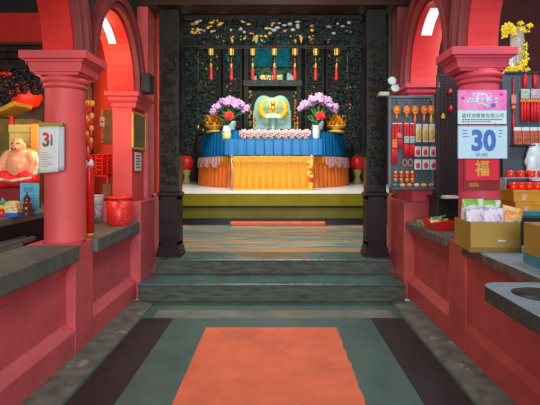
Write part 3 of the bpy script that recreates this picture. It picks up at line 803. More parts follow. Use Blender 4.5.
screen(223, 242, 14.45, 5.6, 'dark carved wooden screen just left of the shrine cabinet', 72)
screen(305, 324, 14.45, 5.6, 'dark carved wooden screen just right of the shrine cabinet', 73)
screen(326, 351, 14.35, 5.6, 'dark carved wooden screen at the far right behind the altar', 74)
# red cloth bundles at the two ends of the altar
for px, lab in ((186.5, 'red drum like cushion left of the altar'), (357.5, 'red drum like cushion right of the altar')):
    loc = P(px, 172, 13.3); loc.z = PT
    t = thing('red_cushion', lab, 'cushion', loc)
    B().lathe([(.05, .40), (.16, .42), (.2, .52), (.2, .68), (.14, .80), (.03, .82)], 20).build('pad', RED, t)
    B().lathe([(.13, 0), (.11, .05), (.07, .2), (.14, .41)], 16).build('stool', YWOOD, t)

# lanterns on a beam
bm = struct(B().box(-3.2, 3.0, 7.95, 8.10, 3.72, 3.86).build('trim_8', CARV, bevel=.01))
b = B(); g = random.Random(77)
for k in range(46):
    x = P(205 + k * 3.0, 0, 7.93).x
    if 2 < k < 42 and g.random() < .42: b.prism([(x - .04, 3.74), (x + .04, 3.74), (x + .02, 3.66 - g.random() * .05), (x, 3.6), (x - .02, 3.67)], 'y', 7.92, 7.95)
struct(b.build('gilt_fringe', GOLDM, bm))
lan = None
for k, px in enumerate((210.9, 231.3, 252.7, 274.4, 294.9, 315.8, 336.7)):
    loc = P(px, 51, 8.02)
    lab = 'gold palace lantern with a red tassel, %s from the left over the altar' % ORD[k]
    if lan is None:
        lan = thing('hanging_lantern', lab, 'lantern', loc, 0, 'gold lanterns with red tassels over the altar')
        b = B().tube([(0, 0, .09), (0, 0, .24)], .006, 5); b.build('cord', DARKW, lan)
        B().lathe([(.032, -.085), (.044, -.05), (.044, .05), (.032, .085)], 6, smooth=False).build('lantern_shade', LGOLD, lan)
        b = B().lathe([(.03, .085), (.062, .09), (.04, .11), (.012, .13)], 6, smooth=False)
        b.lathe([(.012, -.12), (.04, -.10), (.05, -.085), (.03, -.084)], 6, smooth=False)
        for q in range(6):
            a = q * PI / 3; b.tube([(.046 * math.cos(a), .046 * math.sin(a), -.085), (.046 * math.cos(a), .046 * math.sin(a), .09)], .007, 4)
            b.tube([(.06 * math.cos(a), .06 * math.sin(a), .09), (.09 * math.cos(a), .09 * math.sin(a), .08), (.085 * math.cos(a), .085 * math.sin(a), .04)], .006, 4)
        b.build('frame', DARKW, lan)
        b = B().tube([(0, 0, -.12), (0, 0, -.2)], .005, 4); b.ball((0, 0, -.26), (.022, .022, .05), 8, 6); bd0 = b.build('bead', GOLDM, lan)
        B().lathe([(.014, -.30), (.024, -.34), (.032, -.50), (.03, -.52)], 10).build('tassel', REDS, bd0)
    else:
        copy_tree(lan, loc=loc, label=lab)

# ================================================================== LEFT SIDE
# sill tracks and the dark shelf
tk = thing('shutter_track', 'dark double sliding track on the sill behind the left slab', 'track', (-1.86, 1.0, .71))
B().box(-.13, 0, -2, 2.3, 0, .13).build('sill', SLAB, tk)
for a in (-.03, -.10): B().box(a - .014, a + .014, -2, 2.5, .13, .16).build('rail', SLAB, tk)
sh = thing('display_shelf', 'dark wooden shelf under the seated laughing figure', 'shelf', (-2.0, 2.4, 0))
B().box(-1.5, 0, -1.5, 2.36, .97, 1.03).build('shelf_top', SLAB, sh, bevel=.01)
B().box(-1.45, -.06, -1.45, 2.3, 0, .97).build('cabinet_body', BLACK, sh)
# orange red partition, dark jamb, picture, switch
b = thing('door_jamb', 'dark green wooden jamb beside the orange red wall', 'post', (-2.22, 5.30, 0))
B().box(-.045, .045, -.05, .05, 0, 3.0).build('jamb_board', GREENB, b, bevel=.006)
# orange-red partition wall segment is wall_back; dark louvred transom and red board further left
tr = thing('transom', 'dark louvred wooden transom with a red board above in the left room', 'panel', (-3.1, 5.22, 2.42))
lv = B()
for k in range(5): lv.box(-.95, .66, -.02, .02, k * .082, k * .082 + .06)
lv.build('louvres', DARKW, tr)
B().box(-.95, .66, .0, .04, .42, .78).build('red_board', mat('dull_red_board', (0.42, 0.016, 0.012), .5, var=.2), tr)
B().box(-.95, .66, -.03, .05, .40, .43).build('rail', BROWNW, tr)
B().box(-.95, .66, -.02, .05, .78, 1.15).build('upper_board', BLACK, tr)
for x in (-.95, .62): B().box(x, x + .05, -.03, .05, -2.42, .0).build('post', DARKW, tr)
# dark back panel
struct(B().box(-4.2, -2.42, 5.30, 5.36, 0, 3.3).build('wall_back', mat('brown_back_wall', (0.09, 0.06, 0.03), .6, var=.3)))
# carved black branches with red lantern
cs = thing('fretwork_screen', 'black carved branch fretwork with red gaps behind the statue', 'screen', (P(22, 90, 4.86).x, 4.86, P(22, 130, 4.86).z))
fret(B(), -.30, .25, .28, .68, 0, 80, 91, .011, (.03, .08), .7, inside=lambda x, z: z > .44 or x < -.12 or z > .36 + abs(x) * .3).build('branches', BLACK, cs)
b = B().box(-.30, -.26, -.03, .03, -1.81, .7).box(.24, .27, -.03, .03, -1.81, .7).box(-.3, .27, -.03, .03, .66, .70); b.build('frame', BLACK, cs)
ln = thing('red_lantern', 'round red silk lantern glowing behind the black fretwork', 'lantern', P(26, 108, 5.12))
B().lathe([(.06, 0), (.13, .03), (.168, .12), (.155, .2), (.10, .27), (.05, .29)], 24, mod=lambda a: 1 + .02 * math.cos(12 * a)).build('silk_body', REDGLOW, ln)
b = B().lathe([(.06, -.02), (.06, .01)], 16); b.lathe([(.055, .28), (.055, .32)], 16); b.tube([(0, 0, .3), (0, 0, .6)], .006, 5); b.build('gold_rim', GOLD, ln)
ln2 = P(7, 80, 5.08)
t = thing('red_lantern', 'smaller red silk lantern seen through the fretwork at the far left', 'lantern', ln2)
B().lathe([(.03, -.08), (.09, -.04), (.10, .02), (.08, .07), (.03, .09)], 20).build('silk_body', REDGLOW, t)
B().tube([(0, 0, .08), (0, 0, .3)], .006, 5).build('cord', BLACK, t)
# little shrine with a gold roof
sr = thing('house_shrine', 'small wooden shrine with a golden roof behind the laughing figure', 'shrine', (P(21, 140, 4.6).x, 4.6, 1.03))
B().box(-.17, .17, -.10, .12, 0, .86).build('shrine_body', mat('olive_brown_wood', (0.16, 0.10, 0.02), .5, var=.3), sr)
b = B().prism([(-.155, .89), (-.155, .93), (.03, 1.03), (.06, 1.02), (.05, .985)], 'y', -.20, .12); b.build('roof', mat('dull_gold_roof', (0.42, 0.25, 0.03), .45, var=.3), sr, bevel=.01)
B().tube([(-.02, -.14, .62), (-.02, -.14, .88)], .02, 6).build('red_tassel', REDS, sr)
# yellow chest and orange board
ch = thing('chest', 'pale yellow wooden chest behind the head of the laughing figure', 'chest', (P(22.5, 146, 4.29).x, 4.29, 1.03))
B().box(-.095, .095, -.06, .06, 0, .70).build('chest_body', YWOOD, ch, bevel=.008)
B().box(-.10, .10, -.065, .065, .70, .78).build('lid', YWOOD, ch, bevel=.008)
tag(B().box(-.035, .035, -.012, .012, 0, .78).build('board', mat('orange_board', (0.70, 0.25, 0.03), .5), loc=(P(35, 0, 4.19).x, 4.19, 1.03), bevel=.004), 'narrow orange board standing between the yellow chest and the column', 'board')
# red cloth stand + buddha
bs = thing('figure_stand', 'dark red cloth covered stand under the laughing figure', 'stand', (P(17, 0, 4.0).x, 4.0, 1.03))
B().box(-.20, .17, -.10, .10, 0, .20).build('cloth', DRED, bs, bevel=.02)
bl = P(18.5, 187, 4.0); bl.z = 1.232
bu = thing('laughing_figurine', 'bald laughing seated figurine with bare belly and red robe on the dark shelf', 'figurine', bl); bu.scale = (1.08, 1.0, 1.13)
b = B()
b.ball((0, 0, .16), (.105, .085, .10), 16, 12); b.ball((0, .01, .24), (.09, .065, .07), 14, 10)
b.ball((0, -.01, .325), (.052, .052, .058), 14, 10); b.ball((0, -.04, .305), (.042, .03, .034), 12, 8); b.ball((0, -.062, .325), (.011, .012, .012), 8, 6)
b.ball((-.053, 0, .31), (.012, .014, .032), 8, 6); b.ball((.053, 0, .31), (.012, .014, .032), 8, 6)
b.tube([(-.08, .01, .26), (-.135, -.01, .19), (-.125, -.05, .12)], [.04, .036, .028], 10)
b.tube([(.08, .01, .26), (.135, -.01, .19), (.125, -.05, .12)], [.04, .036, .028], 10)
b.ball((-.12, -.06, .10), (.03, .03, .025), 8, 6); b.ball((.12, -.06, .10), (.03, .03, .025), 8, 6)
o = b.build('body', SKIN, bu); md = o.modifiers.new('r', 'REMESH'); md.mode = 'VOXEL'; md.voxel_size = .006; md.use_smooth_shade = True
md = o.modifiers.new('s', 'SMOOTH'); md.iterations = 4
b = B()
for s in (-1, 1):
    b.tube([(s * .036, -.044, .338), (s * .024, -.056, .342), (s * .012, -.060, .338)], .0035, 5)
b.tube([(-.02, -.072, .30), (0, -.076, .294), (.02, -.072, .30)], .004, 5)
b.build('face_lines', BROWNG, bu)
b = B()
b.ball((-.095, -.04, .06), (.095, .09, .07), 14, 8); b.ball((.095, -.04, .06), (.095, .09, .07), 14, 8); b.ball((0, -.03, .045), (.14, .095, .05), 14, 8)
o = b.build('red_robe', REDS, bu); md = o.modifiers.new('r', 'REMESH'); md.mode = 'VOXEL'; md.voxel_size = .007; md.use_smooth_shade = True
b = B()
for s in (-1, 1):
    b.tube([(s * .05, .045, .295), (s * .11, .03, .26), (s * .165, -.005, .17), (s * .165, -.05, .10), (s * .12, -.075, .08)], [.015, .03, .03, .025, .012], 8)
b.tube([(-.16, -.10, .075), (-.08, -.135, .06), (0, -.125, .05), (.08, -.135, .06), (.16, -.10, .075)], [.008, .013, .01, .013, .008], 8)
b.build('gold_robe_edge', mat('gold_white_robe', (0.62, 0.5, 0.32), .4, var=.5, scale=40), bu)

# blue card, gourd, little houses on the shelf
bc = thing('card', 'sky blue standing card with dark writing on the statue shelf', 'card', P(29.5, 212, 3.72)); bc.location.z = 1.03
cb_ = B().box(-.078, .078, 0, .006, 0, .245).build('card_board', CYANC, bc)
text('印花', .085, .04, PRGREY, cb_, (-.005, -.002, .19), name='lettering')
b = B()
for k in range(3): b.box(-.035 + (k % 2) * .01, .04, -.002, -.0005, .095 + .022 * k, .102 + .022 * k)
b.box(-.06, .06, -.002, -.0005, .02, .03); b.build('printed_line', PRBLUE, cb_)
B().prism([(.006, .0), (.07, .0), (.006, .15)], 'x', -.01, .01).build('strut', CYANC, bc)
gd = P(27, 214, 3.52); gd.z = 1.03
gt = thing('gourd_ornament', 'small dark brown gourd shaped ornament in front of the blue card', 'ornament', gd)
B().lathe([(.034, 0), (.036, .01), (.022, .016), (.036, .03), (.042, .055), (.032, .085), (.018, .098), (.026, .115), (.026, .135), (.012, .152), (.006, .165), (.004, .185)], 20).build('gourd_body', BROWNG, gt)
B().lathe([(.019, .094), (.023, .098), (.019, .103)], 16).build('red_cord', REDS, gt)
hb = P(13, 216, 3.45); hb.z = 1.03
ht = thing('ceramic_house', 'small cream and yellow ceramic house beside the brown gourd', 'ornament', hb)
B().loft(0, 0, [(.06, .045, 0), (.06, .045, .02), (.055, .04, .03)]).build('blue_base', mat('blue_glaze', (0.04, 0.12, 0.4), .3), ht)
B().loft(0, 0, [(.054, .04, .03), (.054, .04, .055)]).build('house_wall', mat('cream_glaze', (0.7, 0.62, 0.36), .3, var=.3, scale=30), ht)
B().loft(0, 0, [(.062, .05, .055), (.045, .035, .10), (.025, .02, .118)]).build('roof', mat('yellow_white_glaze', (0.66, 0.55, 0.22), .3, var=.5, scale=50), ht)
for (px, py, rr, hh, m_, nm, lab) in ((2, 216, .035, .085, RED, 'incense_cup', 'small red and yellow cup at the left end of the statue shelf'),):
    q = P(px, py, 3.42); q.z = 1.03
    t = thing(nm, lab, 'cup', q)
    B().lathe([(.022, 0), (.028, .01), (.032, .06)], 16).build('cup_body', m_, t)
    B().lathe([(.032, .06), (.034, .065), (.034, .085), (.028, .085)], 16).build('yellow_rim', YELLO, t)
q = P(2.5, 208, 3.62); q.z = 1.03
t = thing('jade_jar', 'small green lidded jar behind the red cup', 'jar', q)
B().lathe([(.025, 0), (.04, .03), (.042, .06), (.03, .085)], 16).build('jar_body', mat('jade_glaze', (0.10, 0.30, 0.22), .3, var=.3), t)
B().lathe([(.033, .085), (.03, .1), (.01, .115), (.006, .13)], 16).build('lid', mat('jade_glaze', (0.10, 0.30, 0.22), .3), t)
# dark jars to the left of figure
for k, (px, py, h_) in enumerate(((11, 205, .50), (-1, 208, .42))):
    q = P(px, py, 4.38); q.z = 1.03
    tag(B().lathe([(.05, 0), (.06, .02), (.055, h_ * .6), (.035, h_ * .75), (.028, h_ * .9), (.045, h_)], 16).build('dark_vase', GREENB, loc=q),
        ('taller' if k == 0 else 'shorter') + ' dark vase standing behind the left shoulder of the laughing figure', 'vase')

# calendar on the left column: curved hanging pad
cl = thing('wall_calendar', 'white wall calendar with red and green number hanging on the pink left column', 'calendar', P(49.2, 123, 3.27))
s = 3.27 / F
rows = []
for k in range(10):
    z = -(3 + 46.5 * k / 9) * s; row = []
    for i in range(9):
        u = i / 8; row.append(((-11.5 + 20.5 * u) * s, .012 - .010 * u * (k / 9), z + .01 * (u - .5)))
    rows.append(row)
cl_s = B().grid(rows).build('top_sheet', PAPER, cl, solid=.002)
rows = []
for k in range(10):
    z = -(2 + 46 * k / 9) * s; row = []
    for i in range(5):
        u = i / 4; w = (9 + (3.5) * u) - (1 - k / 9) * 0
        row.append(((8.6 + 3.6 * u) * s, .016 + .03 * u, z + .004))
    rows.append(row)
B().grid(rows).build('page_stack', mat('blue_grey_paper', (0.55, 0.58, 0.66), .7), cl, solid=.002)
B().box(-12 * s, 12.3 * s, .005, .05, -3 * s, .5 * s).build('gold_binding', mat('olive_gold', (0.42, 0.25, 0.03), .4), cl, bevel=.003)
B().tube([(0, .01, 0), (0, .03, 13 * s)], .003, 5).build('red_cord', RED, cl)
text('3', 6.6 * s, 14.5 * s, PRRED, cl_s, (-3.6 * s, .003, -16.5 * s), name='red_number', off=.03)
b = B().box(1.3 * s, 2.9 * s, .001, .003, -21 * s, -11.5 * s); b.build('red_stroke', PRRED, cl_s)
b = B().box(1.3 * s, 2.9 * s, .0, .003, -22.5 * s, -16.5 * s)
for k in range(9):
    a0 = PI * 1.02 + k * PI * .98 / 9
b.tube([(-6.3 * s, .0, -19.5 * s), (-5.4 * s, .0, -22 * s), (-3.6 * s, .0, -22.9 * s), (-1.8 * s, .0, -21.8 * s), (-1.0 * s, .0, -19.3 * s), (-1.6 * s, .0, -17 * s)], .0055, 5)
b.build('green_number', PRGRN, cl_s)
b = B()
for k in range(7): b.box((-9 + .1 * k) * s, (-2 + (k % 3) * 2.5) * s, .003, .006, (-30 - 2.3 * k) * s, (-29.4 - 2.3 * k) * s)
b.build('printed_line', mat('rose_ink', (0.55, 0.25, 0.2), .6), cl_s)

# hanging ornaments on the far side of the left column
for k, (px, py0, py1, m_, lab) in enumerate(((84.5, 100, 158, REDS, 'red hanging charm nearest the pink left column'), (88.2, 96, 162, GOLD, 'gold and red hanging charm between column and jamb'), (91.3, 100, 150, GOLDM, 'yellow hanging charm beside the dark jamb'))):
    top = P(px, py0 - 12, 3.70); h = (py1 - py0 + 12) * 3.70 / F
    t = thing('hanging_charm', lab, 'charm', top, 0, 'charms hanging behind the left column')
    b = B().tube([(0, 0, 0), (0, 0, -h * .9)], .003, 4); b.build('cord', RED, t)
    b = B(); g = random.Random(k)
    for q in range(7):
        b.m = q % 2 if k != 0 else (1 if q == 4 else 0)
        b.ball((g.uniform(-.006, .006), 0, -h * (.25 + .10 * q)), (g.uniform(.014, .024), .014, h * .055), 8, 6)
    b.build('beads', [m_, REDS if k else GOLD], t)
    B().lathe([(.006, -h), (.016, -h * .97), (.012, -h * .86)], 8).build('tassel', REDS, t)
# tall red tube
tb = thing('incense_tube', 'tall bright red cardboard tube standing between column and waste basket', 'tube', (P(89.5, 0, 3.73).x, 3.73, .83))
B().lathe([(.037, .02), (.037, .57), (.034, .585)], 20).build('tube_body', RED, tb)
B().lathe([(.039, 0), (.039, .025), (.037, .03)], 20).build('gold_end', GOLD, tb)
B().lathe([(.03, .58), (.036, .60), (.03, .63), (.012, .645)], 16).build('white_cap', PORC, tb)

# waste basket
wb = thing('waste_basket', 'red plastic perforated waste basket standing on the left stone slab', 'basket', (P(119.5, 0, 4.5).x, 4.5, .83))
B().lathe([(.108, 0), (.112, .005), (.128, .27), (.122, .27), (.106, .01), (.05, .008)], 32).build('basket_body', BASKM, wb)
B().lathe([(.125, .262), (.138, .265), (.138, .285), (.122, .285), (.122, .265)], 32).build('rim', RED, wb)
# picture and notice on the pier
pc = thing('picture', 'small dark picture in a gold frame on the left pier', 'picture', (XL - .023, 4.95, 1.60))
b = B()
b.box(0, .018, -.235, -.215, 0, .40).box(0, .018, .215, .235, 0, .40).box(0, .018, -.235, .235, 0, .022).box(0, .018, -.235, .235, .378, .40)
b.build('gold_frame', GOLDM, pc, bevel=.003)
B().box(.001, .010, -.215, .215, .02, .38).build('picture_board', mat('olive_picture', (0.16, 0.12, 0.04), .4, var=.3), pc)
nt_ = thing('notice', 'white paper notice below the gold framed picture', 'notice', (XL - .023, 4.93, 1.37))
ns_ = B().box(0, .003, -.11, .11, 0, .20).build('paper_sheet', PAPER, nt_)
b = B()
for k in range(5): b.box(.003, .0045, -.08, .07 - .02 * (k % 2), .03 + .032 * k, .042 + .032 * k)
b.build('printed_line', PRGREY, ns_)
# speaker box on the capital
sp = thing('loudspeaker', 'small black loudspeaker box beside the left far arch', 'speaker', (-1.405, 4.88, 2.208))
B().box(-.045, .05, -.09, .09, 0, .21).build('speaker_box', GREENB, sp, bevel=.012)
B().box(-.04, .04, -.096, -.088, .02, .20).build('grille', BLACK, sp)
# back red wall items
bp_ = thing('picture', 'brown picture on the orange red wall behind the far left pier', 'picture', (P(107.8, 0, 5.70).x, 5.69, P(0, 143, 5.70).z))
B().box(-.06, .10, 0, .02, 0, .42).build('picture_board', mat('brown_picture', (0.22, 0.10, 0.02), .5, var=.3), bp_)
B().box(-.072, -.055, -.004, .02, 0, .42).build('gold_edge', GOLDM, bp_)
sw = thing('switch_box', 'small cream switch box with a yellow cord on the orange red wall', 'switch', (P(102.5, 0, 5.70).x, 5.68, P(0, 127, 5.70).z))
B().box(-.03, .03, 0, .03, 0, .13).build('box_body', mat('cream_plastic', (0.7, 0.62, 0.4), .4), sw, bevel=.006)
B().ball((.005, -.004, .06), (.012, .006, .012), 8, 6).build('knob', BLACK, sw)
B().tube([(0, .01, 0), (.012, .0, -.1), (.0, .01, -.18)], .01, 6).build('cord', GOLDM, sw)
# low dark table behind with stacked baskets, tubs, board
lt_ = thing('low_table', 'dark low table behind the waste basket carrying white tubs', 'table', (-2.12, 5.01, 0))
B().box(-.27, .27, -.22, .22, .80, .86).build('tabletop', SLAB, lt_, bevel=.01)
for sx in (-.22, .22):
    for sy in (-.17, .17): B().box(sx - .03, sx + .03, sy - .03, sy + .03, 0, .80).build('leg', BLACK, lt_)
tb0 = None
for k, (py0, m_) in enumerate(((0, LILB), (1, PORC))):
    q = P(98, 0, 4.88)
    t = thing('plastic_tub', ('lower lilac' if k == 0 else 'upper white') + ' plastic tub of the stack behind the waste basket', 'tub', (q.x, 4.88, .862 + k * .125), 0, 'stacked tubs behind the waste basket')
    B().lathe([(.055, 0), (.068, .11), (.066, .118)], 20).build('tub_body', m_, t)
    B().lathe([(.072, .108), (.072, .124), (.06, .124)], 20).build('lid', PORC if k else LILB, t)
tag(B().box(-.045, .045, -.01, .01, 0, .36).build('board', WOODB, loc=(P(107, 0, 4.93).x, 4.93, .861), bevel=.004), 'upright brown board beside the stacked tubs', 'board')
for k in range(5):
    q = P(104.5, 0, 5.18)
    t = thing('red_basket', 'red plastic basket, %s from the bottom of the stack on the left pier' % ORD[k], 'basket', (q.x - .02, 5.11, 1.322 + k * .042), 0, 'stacked red baskets by the orange red wall')
    B().lathe([(.10, 0), (.125, .05), (.14, .055), (.14, .062), (.12, .062), (.097, .006)], 24).build('basket_body', RED, t)
    b = B()
    for q2 in range(12):
        a = q2 * PI / 6; b.tube([(.112 * math.cos(a), .112 * math.sin(a), .012), (.128 * math.cos(a), .128 * math.sin(a), .046)], .005, 4)
    b.build('rib', ORANGD, t)
rk = thing('rack', 'plain red rack holding the stacked red baskets', 'rack', (P(104.5, 0, 5.18).x - .02, 5.11, .861))
B().box(-.13, .13, -.12, .12, .445, .46).build('rack_shelf', RED, rk)
for sx in (-.12, .12):
    for sy in (-.11, .11): B().tube([(sx, sy, 0), (sx, sy, .45)], .008, 6).build('leg', STEEL, rk)

# ================================================================== RIGHT SIDE
# display board with charms
BY = 4.74
bd = thing('display_board', 'slate blue display board hung with red charms beside the right pillar', 'board', (P(411, 0, BY).x, BY, P(0, 188, BY).z))
w2 = 21.5 * BY / F; hb_ = 91 * BY / F
B().box(-w2, w2, 0, .02, 0, hb_).build('back_board', SLATE, bd)
b = B().box(-w2 - .012, -w2 + .012, -.015, .025, 0, hb_ + .01).box(w2 - .012, w2 + .012, -.015, .025, 0, hb_ + .01).box(-w2, w2, -.015, .025, hb_ - .012, hb_ + .012)
b.build('frame', mat('grey_blue_frame', (0.12, 0.15, 0.18), .4), bd, bevel=.003)
b = B().box(-w2, w2, -.10, .02, -.012, .012); b.build('ledge', SLATE, bd, bevel=.003)
HY = BY - .03
u = HY / F
def hook(t, m=STEEL):
    B().tube([(0, .028, .0), (0, -.012, .0), (0, -.012, .012)], .003, 5).build('hook', m, t)
def charm(px, lab, k):
    t = thing('bead_charm', lab, 'charm', P(px, 100.5, HY), 0, 'orange bead charms in the top row of the board')
    hook(t); B().tube([(0, 0, 0), (0, 0, -.06)], .0035, 4).build('cord', BLACK, t)
    b = B().ball((0, 0, -.10), (.032, .016, .045), 10, 8)
    g = random.Random(k)
    for q in range(9):
        a = q * 2 * PI / 9; b.ball((.028 * math.cos(a), -.006, -.10 + .04 * math.sin(a)), (.011, .009, .011), 6, 4)
    b.build('orange_knot', ORANGD, t)
    b = B().ball((0, -.016, -.10), (.015, .008, .02), 8, 6).ball((.01, -.012, -.07), .008, 6, 4).ball((-.008, -.012, -.13), .008, 6, 4); b.build('gold_medal', GOLD, t)
    ln_ = (.05, .03, .09, .08, .10)[k]
    B().lathe([(.004, -.15 - ln_), (.013, -.148 - ln_ * .7), (.008, -.142)], 8).build('tassel', ORANGD if k < 4 else YELLO, t)
for k, px in enumerate((396.5, 406.5, 415, 424, 431)):
    charm(px, 'orange beaded charm with gold medal, %s from the left in the top row' % ORD[k], k)
# red tassel sets in row two
def tassel_set(px, py, h, lab, tagm):
    t = thing('tassel_charm', lab, 'charm', P(px, py, HY), 0, 'red tassel charms on the board')
    hook(t)
    B().box(-.022, .022, -.006, .004, -.012, .0).build('header_card', PORC, t)
    b = B()
    for x in (-.014, .014): b.lathe([(.010, -h * .45), (.012, -h * .4), (.012, -.01)], 8, (x, 0, 0))
    b.build('red_loops', REDS, t)
    B().box(-.026, .026, -.013, .006, -h * .60, -h * .40).build('tag_plate', tagm, t, bevel=.003)
    b = B()
    for x in (-.016, .0, .016): b.lathe([(.013, -h), (.012, -h * .7), (.006, -h * .6)], 8, (x, 0, 0))
    b.build('tassel', REDS, t)
tassel_set(394.5, 123, .43, 'red double tassel charm with red tag at the left edge of the board', mat('red_yellow_tag', (0.7, 0.2, 0.04), .5, var=.5, scale=60))
tassel_set(399.5, 123, .26, 'short red double tassel charm, second from the left edge of the board', GPINK)
tassel_set(406.5, 123, .35, 'red tassel charm with pale green tag in the middle of the board', mat('pale_green_tag', (0.38, 0.5, 0.36), .4, var=.4, scale=60))
tassel_set(412.2, 123, .35, 'red tassel charm with pale blue tag in the middle of the board', mat('pale_blue_tag', (0.35, 0.5, 0.55), .4, var=.4, scale=60))
def packet(px, py, w, h, m_, m2, lab, grp, name='charm_packet'):
    t = thing(name, lab, 'packet', P(px, py, HY), 0, grp)
    hook(t)
    B().box(-w / 2, w / 2, -.004, .004, -.025, 0).build('header_card', PORC, t)
    B().box(-w / 2, w / 2, -.002, .006, -h, -.024).build('backing_card', m2, t)
    b = B().ball((0, -.006, -h * .58), (w * .33, .010, h * .30), 10, 8); b.build('contents', m_, t)
GOLDP = mat('cream_card', (0.7, 0.6, 0.36), .5, var=.2)
for k, px in enumerate((418.5, 425.5, 432.0)):
    packet(px, 124, .056, .19, GOLDM, GOLDP, 'gold amulet packet on cream card, %s from the left in the second row' % ORD[k], 'gold amulet packets on the board')
for k, px in enumerate((417.8, 425.3, 433.0)):
    packet(px, 146.5, .066, .105, SIGNR, PORC, 'white packet with pink charm, %s from the left in the upper white row' % ORD[k], 'white charm packets on the board')
for k, px in enumerate((417.8, 425.8, 433.2)):
    packet(px, 159.5, .070, .105, SIGNR, PAPERC, 'white packet with pink charm, %s from the left in the lower white row' % ORD[k], 'white charm packets on the board')
for k, px in enumerate((404.8, 410.2)):
    t = thing('bead_bracelet', ('left' if k == 0 else 'right') + ' brown bead bracelet of the pair hanging on the board', 'bracelet', P(px, 159.5, HY), 0, 'brown bead bracelets on the board')
    hook(t); b = B()
    for q in range(16):
        a = q * 2 * PI / 16; b.ball((.023 * math.cos(a), -.004, -.034 + .034 * math.sin(a)), .0075, 6, 5)
    b.build('bead_ring', mat('tan_beads', (0.42, 0.26, 0.12), .4), t)
for k, px in enumerate((395.5, 401.3, 407.0, 412.3)):
    t = thing('firecracker_charm', 'small red firecracker charm with gold ends, %s from the left in its row' % ORD[k], 'charm', P(px, 169, HY), 0, 'small firecracker charms on the board')
    hook(t)
    B().lathe([(.018, -.105), (.02, -.10), (.02, -.045), (.018, -.04)], 12).build('red_barrel', RED, t)
    B().lathe([(.021, -.045), (.021, -.035), (.012, -.02)], 12).build('gold_end', GOLD, t)
    B().lathe([(.012, -.145), (.021, -.11), (.021, -.10)], 12).build('gold_end', GOLD, t)
    B().lathe([(.0205, -.078), (.0205, -.070)], 12).build('gold_band', GOLD, t)
# small rolls on the ledge
g = random.Random(19)
cols = [mat('roll_teal', (0.08, 0.22, 0.25), .5), PALEP, ORANGD, GOLDP, YELLO, GPINK]
for k in range(6):
    px = 395 + k * 7.2
    o = B().ball((0, 0, .02), (.033, .025, .02), 10, 6).build('trinket', cols[k], loc=(P(px, 0, BY - .05).x, BY - .05, P(0, 188, BY).z + .012))
    tag(o, '%s small rounded trinket on the ledge, %s from the left' % (('teal', 'pale pink', 'orange', 'cream', 'yellow', 'dusky pink')[k], ORD[k]), 'trinket')
# emergency light by the pillar
em = thing('emergency_light', 'white twin head emergency light by the right doorway pillar', 'lamp', P(387, 92, 4.98))
B().box(-.09, .02, -.03, .06, -.045, .0).build('battery_box', mat('beige_plastic', (0.5, 0.47, 0.33), .4), em, bevel=.008)
for dx, dz in ((.05, .115), (.085, .035)):
    b = B().lathe([(.02, -.02), (.042, -.01), (.048, .02), (.044, .03), (.03, .028)], 20).move(Matrix.Translation((dx, -.01, dz)) @ Matrix.Rotation(R(75), 4, 'X'))
    b.build('lamp_head', PORC, em)
b = B().tube([(0, .0, 0), (.03, .02, .06), (.05, .02, .11)], .008, 6).tube([(0, .0, 0), (.05, .02, .01), (.085, .02, .03)], .008, 6); b.build('arm', BLACK, em)
B().box(-.08, .01, .05, .19, -.04, -.005).build('bracket', STEEL, em)

# wire mesh panel between the board and the column
def meshpanel(t, w, h, step, m=MESHB):
    b = B()
    n = int(w / step)
    for i in range(n + 1):
        x = -w / 2 + w * i / n; b.box(x - .006, x + .006, -.003, .003, 0, h)
    n = int(h / step)
    for i in range(n + 1):
        z = h * i / n; b.box(-w / 2, w / 2, -.003, .003, z - .006, z + .006)
    b.build('wire_grid', m, t)
    f = B().box(-w / 2 - .01, -w / 2 + .01, -.01, .01, 0, h).box(w / 2 - .01, w / 2 + .01, -.01, .01, 0, h).box(-w / 2, w / 2, -.01, .01, h - .01, h + .01).box(-w / 2, w / 2, -.01, .01, -.01, .01)
    f.build('frame', m, t)
MY = 4.45
mp_ = thing('wire_panel', 'tall black wire mesh panel between the charm board and the rose column', 'rack', (P(447, 0, MY).x + .01, MY, 1.137))
meshpanel(mp_, .215, 1.18, .031)
mb = thing('black_pedestal', 'low black stand under the wire mesh panel', 'stand', (P(447, 0, MY).x + .03, MY + .05, .83))
B().box(-.15, .15, -.12, .12, 0, .27).build('stand_body', BLACK, mb, bevel=.006)
B().box(-.17, .17, -.20, .13, .27, .295).build('stand_top', BLACK, mb, bevel=.004)
t = thing('folded_cloth', 'small folded pink and white cloth on the black stand', 'cloth', (P(450, 0, 4.02).x, 4.02, 1.126))
B().box(-.07, .07, -.04, .04, 0, .015).build('lower_fold', PALEP, t, bevel=.005)
B().box(-.065, .065, -.035, .035, .015, .028).build('upper_fold', GWHITE, t, bevel=.005)
g = random.Random(55)
for k, (px, py, m_, lab) in enumerate(((450, 92, RED, 'small red charm high on the wire mesh panel'), (450.5, 109, RED, 'small red charm low on the wire mesh panel'), (443, 117, GOLDM, 'tiny gold charm on the wire mesh panel'))):
    t = thing('mesh_charm', lab, 'charm', P(px, py, MY - .02), 0, 'charms on the wire mesh panel')
    B().lathe([(.006, .04), (.022, .0), (.018, -.02)], 10).build('charm_body', m_, t)
    B().tube([(0, .0, .04), (0, .012, .07)], .003, 4).build('cord', BLACK, t)

